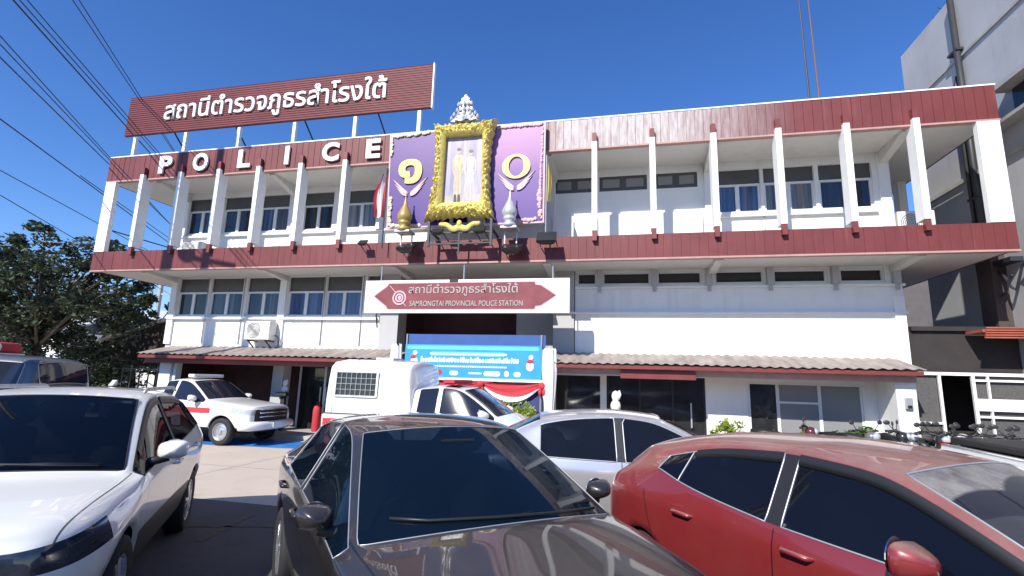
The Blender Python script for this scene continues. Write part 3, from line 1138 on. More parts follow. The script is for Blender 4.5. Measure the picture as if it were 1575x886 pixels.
for i in range(N):
    t_ = 4 * i / N
    ox, oz = outline(t_)
    ix, iz = inner(t_)
    sc_ = 1 + 0.06 * math.sin(i * 0.9) + 0.09 * noise.noise(Vector((ox * 9, oz * 9, 2)))
    for j in range(S + 1):
        q = j / S
        qq = q * sc_ if j > 0 else 0
        x, z = ix + (ox - ix) * qq, iz + (oz - iz) * qq
        h = 0.10 + 0.16 * math.sin(PI * min(1, q * 0.95 + 0.05)) ** 0.7
        if q > 0.35:
            h += 0.06 * noise.noise(Vector((x * 11, z * 11, 0))) + 0.05 * noise.noise(Vector((x * 26, z * 26, 5))) + 0.02 * math.sin(i * 1.3) * math.sin(q * 9)
        if j == S:
            h = 0.0
        vs.append((x, 11.70 - h, z))
    vs.append((ix, 11.66, iz))
for i in range(N):
    l = (i + 1) % N
    W_ = S + 2
    for j in range(S):
        fs.append((i * W_ + j, i * W_ + j + 1, l * W_ + j + 1, l * W_ + j))
    fs.append((i * W_ + S + 1, i * W_, l * W_, l * W_ + S + 1))
s_.add(vs, fs)
fo = s_.build("moulding", M['gold'], fr, smooth=False, recalc=True)
s_ = MB()
s_.box(-4.62, -3.42, 11.665, 11.70, 6.12, 8.10)
t = NT("portrait_print")
x, y, z = t.xyz()
c = t.mix(t.ramp(t.noise(1.2, 4, stretch=(4, 1, .6)), .35, .65), (0.26, 0.23, 0.32), (0.44, 0.40, 0.45))
c = t.mix(t.ramp(z, 0.95, 0.6), c, (0.46, 0.41, 0.39))
t.color(c)
t.b.inputs["Roughness"].default_value = 0.25
pc = s_.build("picture", t.m, fr)
def flat(poly_, y_, nm, m_, par):
    q_ = MB()
    q_.prism(poly_, y_ - .002, y_)
    return q_.build(nm, m_, par)
def ell(cx, cz, rx, rz, n=18):
    return [(cx + rx * math.cos(2 * PI * k / n), cz + rz * math.sin(2 * PI * k / n)) for k in range(n)]
robe1 = mat("cream_uniform_print", (.44, .36, .25), .3, var=.35, scale=9, stretch=(4, 1, .5))
robe2 = mat("pale_gown_print", (.46, .41, .42), .3, var=.3, scale=9, stretch=(5, 1, .4))
skin = mat("skin_print", (.40, .27, .20), .3, var=.1)
hair = mat("hair_print", (.05, .04, .04), .3, var=.1)
for cx, rb, hh, gown in ((-4.17, robe1, 1.50, False), (-3.84, robe2, 1.42, True)):
    z0 = 6.27
    side = [(.10, .0), (.11, .25), (.10, .48), (.09, .58), (.125, .70), (.14, .79), (.10, .83), (.04, .845)] if not gown else [(.17, .0), (.14, .25), (.10, .50), (.075, .60), (.10, .70), (.125, .79), (.09, .83), (.035, .845)]
    flat([(cx + a, z0 + b * hh) for a, b in side] + [(cx - a, z0 + b * hh) for a, b in side[::-1]], 11.664, "figure_print", rb, pc)
    for sd in (-1, 1):
        flat([(cx + sd * .115, z0 + .80 * hh), (cx + sd * .155, z0 + .76 * hh), (cx + sd * .165, z0 + .58 * hh), (cx + sd * .11, z0 + .46 * hh), (cx + sd * .085, z0 + .49 * hh), (cx + sd * .125, z0 + .60 * hh)], 11.6615, "sleeve_print", rb, pc)
    flat(ell(cx, z0 + .905 * hh, .052, .072), 11.6615, "face_print", skin, pc)
    flat(ell(cx, z0 + .945 * hh, .058, .045), 11.659, "hair_print", hair, pc)
    flat([(cx - .10, z0 + .80 * hh), (cx - .06, z0 + .82 * hh), (cx + .09, z0 + .56 * hh), (cx + .06, z0 + .54 * hh)], 11.659, "sash_print", M['gold'] if not gown else M['palegold'], pc)
for cx in (-4.22, -4.12):
    flat([(cx - .035, 6.23), (cx + .045, 6.23), (cx + .03, 6.44), (cx - .03, 6.44)], 11.6585, "boot_print", M['black'], pc)
for cx, w_ in ((-4.44, .07), (-3.60, .08), (-4.0, .05)):
    flat([(cx - w_, 6.45), (cx + w_, 6.45), (cx + w_ * .7, 7.98), (cx - w_ * .7, 7.98)], 11.6645, "curtain_print", mat("curtain_print", (.34, .31, .45), .3, var=.35, scale=6, stretch=(6, 1, .3)), pc)
s_ = MB()   # open silver crest
tiers = [(.34, 0), (.36, .04), (.26, .08), (.28, .13), (.19, .18), (.20, .24), (.13, .29), (.15, .36), (.17, .45), (.14, .54), (.09, .60), (.10, .64), (.04, .69), (.012, .76)]
vs, fs, n = [], [], 40
for r_, z_ in tiers:
    for k in range(n):
        a = 2 * PI * k / n
        rr_ = r_ * (1 + .16 * math.sin(k * 2 * PI / 5 + z_ * 9) + .12 * noise.noise(Vector((math.cos(a) * 3, math.sin(a) * 3, z_ * 12))))
        vs.append((-4.03 + rr_ * math.cos(a), 11.58 + .28 * rr_ * math.sin(a), 8.42 + z_ + .02 * math.sin(k * 2 * PI / 5)))
for i in range(len(tiers) - 1):
    for k in range(n):
        l = (k + 1) % n
        fs.append((i * n + k, i * n + l, (i + 1) * n + l, (i + 1) * n + k))
s_.add(vs, fs)
for z_, hw in ((.06, .36), (.16, .29), (.27, .21), (.44, .18)):      # flame shaped leaves along each tier
    for sd in (-1, -.55, 0, .55, 1):
        cx = -4.03 + sd * hw
        s_.lathe([(.034, 0), (.045, .03), (.028, .08), (.004, .13)], 8, (cx, 11.50 + .05 * abs(sd), 8.42 + z_))
s_.build("crest", M['silver'], fr)
s_ = MB()   # hanging garland below
for k in range(25):
    u = k / 24 * 2 - 1
    x = -4.02 + 0.50 * u
    z = 5.50 + 0.14 * u * u + 0.03 * math.cos(u * 9)
    s_.ball((x, 11.55, z), 0.055 + 0.03 * (1 - abs(u)), 0.05, 0.06 + 0.03 * (1 - abs(u)), 7, 5)
s_.ball((-4.02, 11.53, 5.62), 0.07, 0.05, 0.09)
s_.build("garland", M['gold'], fr)
s_ = MB()
for x in (-4.85, -3.2):
    s_.bar((x, 11.6, 5.05), (x, 11.6, 5.75), 0.06)
s_.bar((-4.85, 11.6, 5.12), (-3.2, 11.6, 5.12), 0.04)
s_.bar((-4.85, 11.6, 5.40), (-3.2, 11.6, 5.40), 0.04)
s_.bar((-4.03, 11.6, 4.85), (-4.03, 11.6, 5.40), 0.035)
s_.bar((-4.85, 11.6, 5.5), (-4.85, 12.3, 5.45), 0.05)
s_.bar((-3.2, 11.6, 5.5), (-3.2, 12.3, 5.45), 0.05)
s_.build("bracket", M['darksteel'], fr)

# flags and floodlights on the balcony edge
def flag(label, x, m, zt, zb, w, stripes=None):
    o = thing("flag", label, "flag", (x, 11.75, 5.3))
    s_ = MB()
    s_.tube([(x, 11.78, 5.1), (x, 11.75, zt + 0.15)], 0.018, 8)
    s_.build("pole", M['steel'] if stripes is None else M['darksteel'], o)
    s_ = MB()
    n, mm = 16, 10
    vs, fs = [], []
    for i in range(n + 1):
        a = i / n
        for j in range(mm + 1):
            b = j / mm
            ww = w * (0.25 + 0.75 * math.sin(PI * min(0.75, a * 0.8 + 0.08)))
            vs.append((x + (1 if stripes is None else -1) * (0.02 + b * ww), 11.74 + 0.06 * math.sin(b * 9 + a * 2), zt - (zt - zb) * a - 0.12 * b * (1 - a)))
    for i in range(n):
        for j in range(mm):
            s_.cur = 0 if stripes is None else stripes[j]
            q = i * (mm + 1) + j
            fs = [(q, q + 1, q + mm + 2, q + mm + 1)]
            s_.mi.append(s_.cur)
            s_.f.append(fs[0])
    s_.v = vs
    s_.build("cloth", m, o, smooth=True, recalc=False)
flag("red white and blue striped flag hanging limp left of the violet panel", -6.22, [M['cloth_r'], M['cloth_w'], M['cloth_b']], 7.2, 5.95, 0.30, (0, 0, 1, 1, 2, 2, 1, 1, 0, 0))
flag("yellow flag hanging limp right of the pink violet panel", -1.86, M['cloth_y'], 7.25, 6.15, 0.12)

def floodlight(label, x, z, ang=0.5, y=11.6, s=1.0):
    o = thing("floodlight", label, "floodlight", (x, y, z), 0, "black floodlights along the balcony edge")
    s_ = MB()
    a = Vector((0, -math.sin(ang), math.cos(ang)))
    b = Vector((0, math.cos(ang), math.sin(ang)))
    c = Vector((x, y, z))
    vs = []
    for k, (hw, hh, d) in enumerate(((.17, .12, 0), (.17, .12, .05), (.09, .06, .14))):
        for sx, sz in ((-1, -1), (1, -1), (1, 1), (-1, 1)):
            vs.append(c + Vector((sx * hw * s, 0, 0)) + b * sz * hh * s - a * d * s)
    fs = [(0, 1, 2, 3), (11, 10, 9, 8)]
    for k in range(2):
        for q in range(4):
            r_ = (q + 1) % 4
            fs.append((k * 4 + q, k * 4 + r_, k * 4 + 4 + r_, k * 4 + 4 + q))
    s_.add(vs, fs)
    s_.build("housing", M['black'], o)
    s_ = MB()
    s_.bar((x - .15 * s, y, z - .03), (x - .15 * s, 11.97, z - .15), 0.02)
    s_.build("bracket", M['darksteel'], o)
    s_ = MB()
    s_.bar((x + .15 * s, y, z - .03), (x + .15 * s, 11.97, z - .15), 0.02)
    s_.build("bracket", M['darksteel'], o)
floodlight("black floodlight under the golden lotus bud", -5.45, 5.10, 0.5, 11.6, 1.3)
floodlight("black floodlight under the silver lotus bud", -2.66, 5.02, 0.5, 11.6, 1.45)
floodlight("black floodlight at the left foot of the gold frame", -4.55, 5.42, 0.8, 11.4, .8)
floodlight("black floodlight at the right foot of the gold frame", -3.45, 5.42, 0.8, 11.4, .8)
floodlight("black floodlight left of the striped flag", -6.75, 5.28, 0.8, 11.7, .7)
floodlight("large round black floodlight below the yellow flag", -1.80, 5.22, 0.9, 11.55, 1.4)

# ------------------------------------------------------------------ banners at the entrance
bn = thing("blue_banner", "bright blue printed banner with white unreadable lines across the entrance", "banner", (-3.8, 12.3, 0.4))
s_ = MB()
s_.box(-5.60, -1.98, 12.30, 12.32, 1.80, 2.63)
b = s_.build("sheet", M['bluebanner'], bn)
s_ = MB()
s_.box(-5.56, -1.90, 12.36, 12.37, 2.55, 2.90)
s_.build("upper_sheet", M['navy'], bn)
s_ = MB()
def blob(x0, x1, z0, z1, y=12.297, n=12):
    r = min(x1 - x0, z1 - z0) / 2
    pts = []
    for cx, cz, a0 in ((x1 - r, z1 - r, 0), (x0 + r, z1 - r, 90), (x0 + r, z0 + r, 180), (x1 - r, z0 + r, 270)):
        for k in range(5):
            a = R(a0 + 22.5 * k)
            pts.append((cx + r * math.cos(a), cz + r * math.sin(a)))
    s_.prism(pts, y - 0.002, y)
blob(-5.55, -2.05, 2.50, 2.60)
blob(-4.9, -2.9, 2.34, 2.45)
s_.build("pale_band", M['cyan'], b)
s_ = MB()
rr = random.Random(8)
x = -5.15
while x < -2.55:
    w_ = rr.uniform(.035, .07)
    blob(x, x + w_, 2.18, 2.18 + rr.uniform(.09, .15), 12.296)
    x += w_ + rr.uniform(.006, .02)
x = -4.9
while x < -2.85:
    w_ = rr.uniform(.02, .05)
    blob(x, x + w_, 2.37, 2.42, 12.292)
    x += w_ + .012
x = -4.9
while x < -2.85:
    w_ = rr.uniform(.02, .05)
    blob(x, x + w_, 2.06, 2.105, 12.296)
    x += w_ + .012
for a, b_, c_, d in ((-4.35, -4.12, 1.86, 1.97), (-3.85, -3.5, 1.90, 1.94), (-3.45, -3.02, 1.86, 1.98), (-2.92, -2.80, 1.85, 2.0), (-2.68, -2.50, 1.86, 1.98)):
    blob(a, b_, c_, d, 12.296)
for cx, cz in ((-5.33, 2.27), (-2.27, 2.20)):
    s_.build("white_print", M['cloth_w'], b)
    s_ = MB()
    s_.ball((cx, 12.29, cz - .08), .10, .012, .12)
    s_.build("white_print", M['cloth_w'], b)
    s_ = MB()
    s_.ball((cx + .02, 12.29, cz + .14), .06, .012, .06)
s_.build("white_print", M['cloth_w'], b)
s_ = MB()
for cx, cz in ((-5.36, 2.28), (-2.27, 2.22)):
    s_.ball((cx, 12.285, cz + .02), .085, .012, .05)
blob(-4.75, -4.55, 1.86, 2.0, 12.296)
s_.build("red_print", M['cloth_r'], b)
s_ = MB()
for k in range(2):
    s_.tube([(-5.58 + k * 3.58, 12.335, 0), (-5.58 + k * 3.58, 12.335, 2.9)], 0.025, 8)
s_.build("post", M['steel'], bn)

def swag(mb, x0, x1, zt, drop, d0, d1, y):
    n, mm = 20, 6
    vs, fs = [], []
    for i in range(n + 1):
        u = i / n
        sag = 4 * u * (1 - u)
        for j in range(mm + 1):
            q = d0 + (d1 - d0) * j / mm
            z = zt - (0.05 if j == 0 and d0 == 0 else 0) - q * (0.25 + 0.75 * sag) - drop * sag * q
            vs.append((x0 + (x1 - x0) * u, y - 0.03 * math.sin(j * 2.2 + 3 * u) * (1 - 0.5 * sag), z))
    for i in range(n):
        for j in range(mm):
            q = i * (mm + 1) + j
            fs.append((q, q + 1, q + mm + 2, q + mm + 1))
    mb.add(vs, fs)
bu = thing("bunting", "red and white swagged bunting hung beneath the blue banner", "bunting", (-3.8, 12.28, 0.4))
for mm, d0, d1, nm in (('cloth_r', 0.0, 0.26, "red_swag"), ('cloth_w', 0.262, 0.36, "white_swag"), ('cloth_b', 0.362, 0.40, "navy_swag")):
    s_ = MB()
    for x0, x1 in ((-6.1, -5.0), (-5.0, -3.5), (-3.5, -1.95)):
        swag(s_, x0, x1, 1.74, 0.35, d0, d1, 12.27)
    s_.build(nm, M[mm], bu, smooth=True, recalc=False)
s_ = MB()
s_.box(-5.1, -1.95, 12.26, 12.285, 1.735, 1.80)
s_.build("heading_strip", M['cloth_w'], bu)
s_ = MB()
s_.box(-5.9, -1.95, 12.33, 12.35, 1.05, 1.70)
s_.build("navy_backing", M['cloth_b'], bu)
s_ = MB()
for x in (-5.0, -3.5, -1.95):
    s_.ball((x, 12.22, 1.66), 0.09, 0.06, 0.09)
    s_.ball((x - .05, 12.22, 1.53), 0.05, 0.04, 0.10)
    s_.ball((x + .05, 12.22, 1.52), 0.05, 0.04, 0.10)
s_.build("rosette", M['cloth_r'], bu)
def drape(label, x, w_, zt):
    s_ = MB()
    n, mm = 28, 16
    vs, fs = [], []
    for i in range(n + 1):
        a = 2 * PI * i / n
        for j in range(mm + 1):
            q = j / mm
            pinch = 1 - 0.35 * math.exp(-((q - 0.45) / 0.12) ** 2)
            r_ = w_ * pinch * (1 + 0.16 * math.sin(a * 7 + q * 3) + 0.06 * math.sin(q * 17))
            vs.append((x + r_ * math.cos(a), 12.25 + 0.6 * r_ * math.sin(a), 0.02 + zt * q + (0.05 * math.sin(a * 7) if j == mm else 0)))
    for i in range(n):
        l = (i + 1) % n
        for j in range(mm):
            fs.append((i * (mm + 1) + j, l * (mm + 1) + j, l * (mm + 1) + j + 1, i * (mm + 1) + j + 1))
    s_.add(vs, fs)
    o = s_.build("draped_column", M['cloth_w'], None, smooth=True)
    tag(o, label, "draped column")
drape("white pleated cloth column at the banner's left edge, behind the caged pickup", -5.82, 0.14, 2.58)
drape("white pleated cloth column between the blue banner and the dark doorway", -1.78, 0.16, 2.52)

# ------------------------------------------------------------------ things on the station
def ac_unit(label, x, y, z, w_=0.86, hgt=0.56):
    o = thing("air_conditioner", label, "air conditioner", (x, y, z))
    s_ = MB()
    s_.box(x - w_ / 2, x + w_ / 2, y - 0.32, y, z, z + hgt)
    s_.build("case", M['ac'], o, bevel=0.02)
    s_ = MB()
    for k in range(5):
        r = 0.04 + 0.045 * k
        s_.tube([(x - 0.12 + r * math.cos(2 * PI * q / 20), y - 0.33, z + hgt / 2 + r * math.sin(2 * PI * q / 20)) for q in range(20)], 0.006, 4, closed=True)
    s_.build("fan_grille", M['darksteel'], o)
    s_ = MB()
    for dx in (-0.3, 0.3):
        s_.bar((x + dx, y - 0.32, z - 0.02), (x + dx, y + 0.1, z - 0.02), 0.035)
        s_.bar((x + dx, y - 0.28, z - 0.03), (x + dx, y + 0.1, z - 0.3), 0.03)
        s_.build("bracket", M['darksteel'], o)
        s_ = MB()
    s_.tube([(x + 0.46, y - 0.1, z + 0.15), (x + 0.55, y - .05, z + 0.1), (x + 0.56, y, z - 0.4)], 0.02, 6)
    s_.build("refrigerant_pipe", M['darksteel'], o)
ac_unit("cream air conditioner on the wall under the left first floor windows", -10.72, 13.3, 2.74)
ac_unit("white air conditioner at the right end of the top balcony", 7.0, 13.9, 5.55, 0.8, 0.6)
ac_unit("low air conditioner behind the left end of the upper balcony", -13.4, 13.2, 5.40, 0.7, 0.42)

s_ = MB()
s_.box(-0.10, 1.60, 12.34, 12.40, 1.90, 2.10)
tag(s_.build("eave_signboard", M['redpaint'], bevel=0.006), "plain red brown board under the right canopy eave above glass doors", "signboard")

# cable hanging at the sign's left and right, wall brackets
s_ = MB()
s_.tube([(-6.98, 13.3, 4.72), (-6.99, 13.28, 4.1), (-7.02, 13.27, 3.5), (-6.96, 13.27, 3.15)], 0.022, 6)
tag(s_.build("hanging_cable", M['wire'], smooth=True), "thin cable hanging on the wall at the left end of the station sign", "cable")

# lightning rods and masts on the roof
for lab, x, zt in (("taller thin radio mast rising behind the right half of the roof", 6.35, 17.5), ("thinner rusty radio mast beside the taller one behind the roof", 6.66, 16.5)):
    o = thing("radio_mast", lab, "mast", (x, 18, 7.98), 0, "radio masts on the roof")
    s_ = MB()
    s_.tube([(x, 18, 7.98), (x + .1, 18, 12), (x, 18, zt)], [0.045, 0.035, 0.015], 6)
    s_.build("pole", M['darksteel'] if zt > 17 else mat('rusty_steel', (.16, .085, .075), .7), o)
    s_ = MB()
    s_.box(x - .1, x + .1, 17.9, 18.1, 7.98, 8.05)
    s_.build("base_plate", M['steel'], o)

# ------------------------------------------------------------------ entrance clutter
def statue(label, x, y, z, s):
    o = thing("figurine", label, "figurine", (x, y, 0))
    b_ = MB()
    b_.box(x - .17, x + .17, y - .17, y + .17, z - 0.09, z)
    b_.box(x - .05, x + .05, y - .05, y + .05, 0.0, z - 0.09)
    b_.box(x - .16, x + .16, y - .16, y + .16, 0.0, 0.04)
    b_.build("stand", M['darksteel'], o)
    b_ = MB()
    b_.lathe([(0.08 * s, 0), (0.125 * s, 0.04 * s), (0.135 * s, 0.14 * s), (0.11 * s, 0.22 * s), (0.07 * s, 0.27 * s), (0.095 * s, 0.32 * s), (0.105 * s, 0.39 * s), (0.085 * s, 0.46 * s), (0.05 * s, 0.5 * s), (0.01 * s, 0.52 * s)], 16, (x, y, z + 0.002))
    b_.tube([(x + .07 * s, y - .02, z + .3 * s), (x + .12 * s, y - .03, z + .42 * s), (x + .09 * s, y - .03, z + .53 * s)], [.03 * s, .032 * s, .025 * s], 8)
    b_.build("body", M['cloth_w'], o, smooth=True)
statue("small white figurine on a stand before the dark glass doors on the right", -0.22, 12.75, 1.12, 0.92)
statue("small white figurine on a tall dark stand by the left glass door", -9.9, 13.45, 1.22, 0.72)

def extinguisher(x, y, label):
    o = thing("fire_extinguisher", label, "extinguisher", (x, y, 0.12))
    b_ = MB()
    b_.lathe([(0.11, 0), (0.12, 0.03), (0.12, 0.6), (0.09, 0.72), (0.035, 0.78)], 16, (x, y, 0.122))
    b_.build("cylinder", M['cloth_r'], o, smooth=True)
    b_ = MB()
    b_.box(x - .03, x + .03, y - .03, y + .03, 0.90, 0.97)
    b_.tube([(x, y, .96), (x + .14, y, .9), (x + .15, y, .5)], 0.015, 6)
    b_.build("valve", M['black'], o)
extinguisher(-8.95, 13.75, "red fire extinguisher behind the left glass door's threshold")

# ------------------------------------------------------------------ neighbouring building on the right
nb = thing("neighbour_building", "tall pale grey plastered building beside the station on the right", "building", (14, 12, 0))
s_ = MB()
s_.box(8.6, 20, 8.5, 16.5, 0, 12.15)
t = NT("grey_plaster")
a = t.ramp(t.noise(0.5, 7, 0.65), 0.3, 0.7)
st = t.ramp(t.noise(1.0, 6, 0.7, stretch=(5, 5, 0.35)), 0.55, 0.8)
c = t.mix(a, (0.32, 0.325, 0.34), (0.42, 0.425, 0.44))
c = t.mix(t.math('MULTIPLY', st, 0.45), c, (0.22, 0.22, 0.22))
t.color(c)
t.b.inputs["Roughness"].default_value = 0.85
t.bump(t.noise(25, 4), 0.01, 0.3)
s_.build("wall", t.m, nb)
s_ = MB()
s_.box(8.555, 8.597, 8.5, 16.5, 10.33, 10.40)
s_.box(8.53, 8.598, 8.5, 16.5, 7.1, 7.2)
s_.build("wall_joint", M['conc_post'], nb)
s_ = MB()
s_.box(8.25, 8.597, 10.0, 12.6, 8.55, 8.66)
s_.box(8.25, 8.597, 10.0, 12.9, 7.75, 7.83)
s_.build("ledge", M['conc_post'], nb)
s_ = MB()
s_.box(8.57, 8.598, 10.0, 12.45, 7.84, 8.54)
s_.build("window", M['panedark'], nb)
s_ = MB()
s_.box(8.3, 8.597, 13.45, 13.95, 3.2, 5.3)
s_.build("pilaster", mat("dark_brown_paint", (0.06, 0.045, 0.04), 0.7), nb)
pi_ = thing("drain_pipe", "dark drain pipe running down the grey neighbouring wall", "pipe", (8.5, 13.8, 3.2))
s_ = MB()
s_.tube([(8.5, 13.86, 3.2), (8.5, 13.86, 12.1)], 0.075, 10)
s_.tube([(8.48, 14.06, 3.2), (8.48, 14.06, 9.6), (8.55, 14.06, 9.9)], 0.05, 8)
s_.build("pipe", M['darksteel'], pi_, smooth=True)
s_ = MB()
for z in (4.5, 6.5, 8.5, 10.5):
    s_ = MB()
    s_.box(8.44, 8.598, 13.76, 14.16, z, z + 0.06)
    s_.build("clamp", M['darksteel'], pi_)
s_ = MB()
rr = random.Random(3)
pts = [(8.45, 12.5 + .13 * k, 4.55 + 0.18 * math.sin(k * 1.1) - (0.08 * k if k < 4 else 0.32 - 0.05 * (k - 4))) for k in range(10)]
s_.tube(pts, 0.03, 6)
s_.tube([(8.4, 13.0 + .05 * k, 4.4 - .06 * k + .05 * math.sin(k)) for k in range(9)], 0.03, 6)
s_.box(8.35, 8.597, 12.9, 13.5, 4.70, 4.80)
tag(s_.build("cable_tangle", M['wire']), "tangle of dark cables on the grey wall under the balcony corner", "cables")
an = thing("roof_aerial", "thin leaning aerial on top of the grey neighbouring building", "aerial", (9.4, 16, 12.15))
s_ = MB()
s_.tube([(9.2, 16.1, 12.15), (10.4, 16.1, 14.6)], 0.03, 6)
s_.build("mast", M['darksteel'], an)
s_ = MB()
for k in range(5):
    q = 0.35 + .13 * k
    s_.tube([(9.2 + 1.2 * q - .25, 16.1, 12.15 + 2.45 * q + .12), (9.2 + 1.2 * q + .25, 16.1, 12.15 + 2.45 * q - .12)], 0.012, 5)
s_.build("crossbar", M['darksteel'], an)

# dark carport shed and white gate on the right
sh = thing("carport_shed", "dark open shed with red corrugated roof edge right of the station", "shed", (8, 14, 0))
s_ = MB()
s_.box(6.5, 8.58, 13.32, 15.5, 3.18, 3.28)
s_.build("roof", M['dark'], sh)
s_ = MB()
n = 60
for k in range(n):
    x0 = 7.55 + (9.4 - 7.55) * k / n
s_.add([(7.55, 12.72, 3.0), (8.58, 12.72, 3.0), (8.58, 12.62, 3.17), (7.55, 12.62, 3.17)], [(0, 1, 2, 3)])
for k in range(5):
    s_.bar((7.55, 12.70 - .02 * k, 2.98 + .05 * k), (8.58, 12.70 - .02 * k, 2.98 + .05 * k), 0.03)
s_.box(7.55, 8.58, 12.74, 13.31, 3.10, 3.16)
s_.build("roof_edge", M['terracotta'], sh)
s_ = MB()
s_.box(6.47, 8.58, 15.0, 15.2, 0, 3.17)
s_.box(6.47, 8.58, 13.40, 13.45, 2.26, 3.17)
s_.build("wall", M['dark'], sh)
gt = thing("white_gate", "white steel gate frames with grey infill across the dark shed", "gate", (7.4, 13.2, 0))
s_ = MB()
s_.box(6.10, 8.58, 13.17, 13.22, 2.17, 2.24)
for x, w_ in ((6.86, .05), (7.50, .06), (7.78, .035)):
    s_.box(x - w_ / 2, x + w_ / 2, 13.165, 13.225, 0, 2.168)
for x0, x1, z in ((6.12, 6.83, 1.10), (7.53, 8.58, 1.27), (7.53, 8.58, 2.05)):
    s_.box(x0, x1, 13.17, 13.22, z, z + .045)
s_.build("rail", M['trim'], gt)
s_ = MB()
s_.box(7.53, 8.58, 13.15, 13.164, 1.42, 1.68)
s_.build("panel", M['trim'], gt)
s_ = MB()
s_.box(6.12, 6.83, 13.24, 13.26, 0.02, 2.16)
s_.box(7.54, 8.58, 13.24, 13.26, 0.02, 2.16)
s_.build("infill", mat("grey_mesh_infill", (0.085, 0.082, 0.08), 0.7, var=0.3, scale=40), gt)
mb_ = thing("meter_box", "small grey meter box on the white front pillar", "meter box", (5.9, 12.5, 1.4))
s_ = MB()
s_.box(5.83, 5.97, 12.48, 12.546, 1.42, 1.66)
s_.build("case", M['steel'], mb_, bevel=0.01)
s_ = MB()
s_.box(5.86, 5.94, 12.47, 12.479, 1.44, 1.50)
s_.build("dial", M['black'], mb_)

# ------------------------------------------------------------------ utility pole beside the frame, and its cables
pl = thing("utility_pole", "concrete utility pole with crossarms that carries the street cables", "utility pole", (-14.30, 5.5, 0))
s_ = MB()
s_.tube([(-14.30, 5.5, 0), (-14.30, 5.5, 15)], [0.19, 0.13], 8)
s_.build("post", M['conc_post'], pl)
s_ = MB()
s_.bar((-15.3, 5.7, 14.3), (-13.3, 5.3, 14.3), 0.10)
s_.build("crossarm", M['conc_post'], pl)
s_ = MB()
s_.bar((-15.1, 5.7, 10.6), (-13.3, 5.3, 10.6), 0.09)
s_.build("crossarm", M['conc_post'], pl)
pl2 = thing("utility_pole", "second concrete utility pole a step left of the crossarm pole", "utility pole", (-15.70, 5.4, 0))
s_ = MB()
s_.tube([(-15.70, 5.4, 0), (-15.70, 5.4, 15)], [0.26, 0.19], 8)
s_.build("post", M['conc_post'], pl2)
s_ = MB()
s_.lathe([(0.1, 0), (0.3, .05), (0.3, .8), (0.1, .85)], 16, (-15.2, 5.0, 11.2))
s_.build("transformer", M['steel'], pl2)

def cable(pa, pb, k, r, label, sag=0.0):
    A, B = Vector(pa), Vector(pb)
    d = B - A
    E_ = B + d * k
    A2 = A - d * 0.45
    n = 24
    pts = []
    for i in range(n + 1):
        u = i / n
        p = A2.lerp(E_, u)
        p.z -= sag * 4 * u * (1 - u)
        pts.append(p)
    s_ = MB()
    s_.tube(pts, r, 5)
    tag(s_.build("overhead_cable", M['wire'], smooth=True), label, "cable", "overhead street cables")
top = "thin cable of the upper bundle running behind the rooftop sign's lower left corner"
cable((-13.56, 7.36, 10.0), (-16.6, 12.56, 10.0), 5, 0.020, top)
cable((-13.41, 7.39, 10.0), (-16.27, 12.39, 10.0), 5, 0.014, top)
cable((-13.39, 7.51, 10.1), (-16.21, 12.37, 10.1), 5, 0.014, top)
hi = "thin cable of the pair that reaches the rooftop sign's top left corner"
cable((-13.06, 8.17, 10.6), (-15.39, 11.76, 10.6), 7, 0.013, hi)
cable((-12.9, 8.2, 10.6), (-15.28, 11.78, 10.6), 7, 0.013, hi)
md = "thin cable of the middle bundle ending at the left end of the upper fascia"
cable((-13.89, 7.46, 9.2), (-17.79, 13.1, 9.2), 4, 0.014, md)
cable((-14.06, 7.58, 9.1), (-17.71, 13.0, 9.1), 4, 0.014, md)
cable((-14.46, 7.85, 9.0), (-17.81, 13.03, 9.0), 4, 0.017, md)
cable((-14.6, 8.19, 7.6), (-17.12, 12.51, 7.6), 5, 0.017, "single cable crossing the sky to the white end fin at half its height")
cable((-16.57, 9.54, 7.0), (-17.47, 11.29, 7.0), 9, 0.013, "single lower cable passing above the tree's crown")
cable((-17.18, 10.01, 6.5), (-18.47, 11.88, 6.5), 9, 0.013, "lowest single cable just above the left tree")
cable((-17.53, 13.52, 7.6), (-20.16, 18.31, 7.6), 4, 0.013, "cable seen through the gap between the left fins")

# ------------------------------------------------------------------ trees, hedge and pots
def leaf_cloud(mb, c, rad, n, size, seed, squash=0.8):
    rr = random.Random(seed)
    for _ in range(n):
        while True:
            d = Vector((rr.uniform(-1, 1), rr.uniform(-1, 1), rr.uniform(-1, 1)))
            if 0.15 < d.length < 1:
                break
        p = Vector(c) + Vector((d.x * rad, d.y * rad, d.z * rad * squash))
        a = Vector((rr.uniform(-1, 1), rr.uniform(-1, 1), rr.uniform(-.6, .6))).normalized()
        b = a.cross(Vector((rr.uniform(-1, 1), rr.uniform(-1, 1), rr.uniform(-1, 1)))).normalized()
        l = size * rr.uniform(0.6, 1.3)
        w_ = l * 0.42
        mb.add([p - a * l / 2, p + b * w_ / 2, p + a * l / 2, p - b * w_ / 2], [(0, 1, 2, 3)])

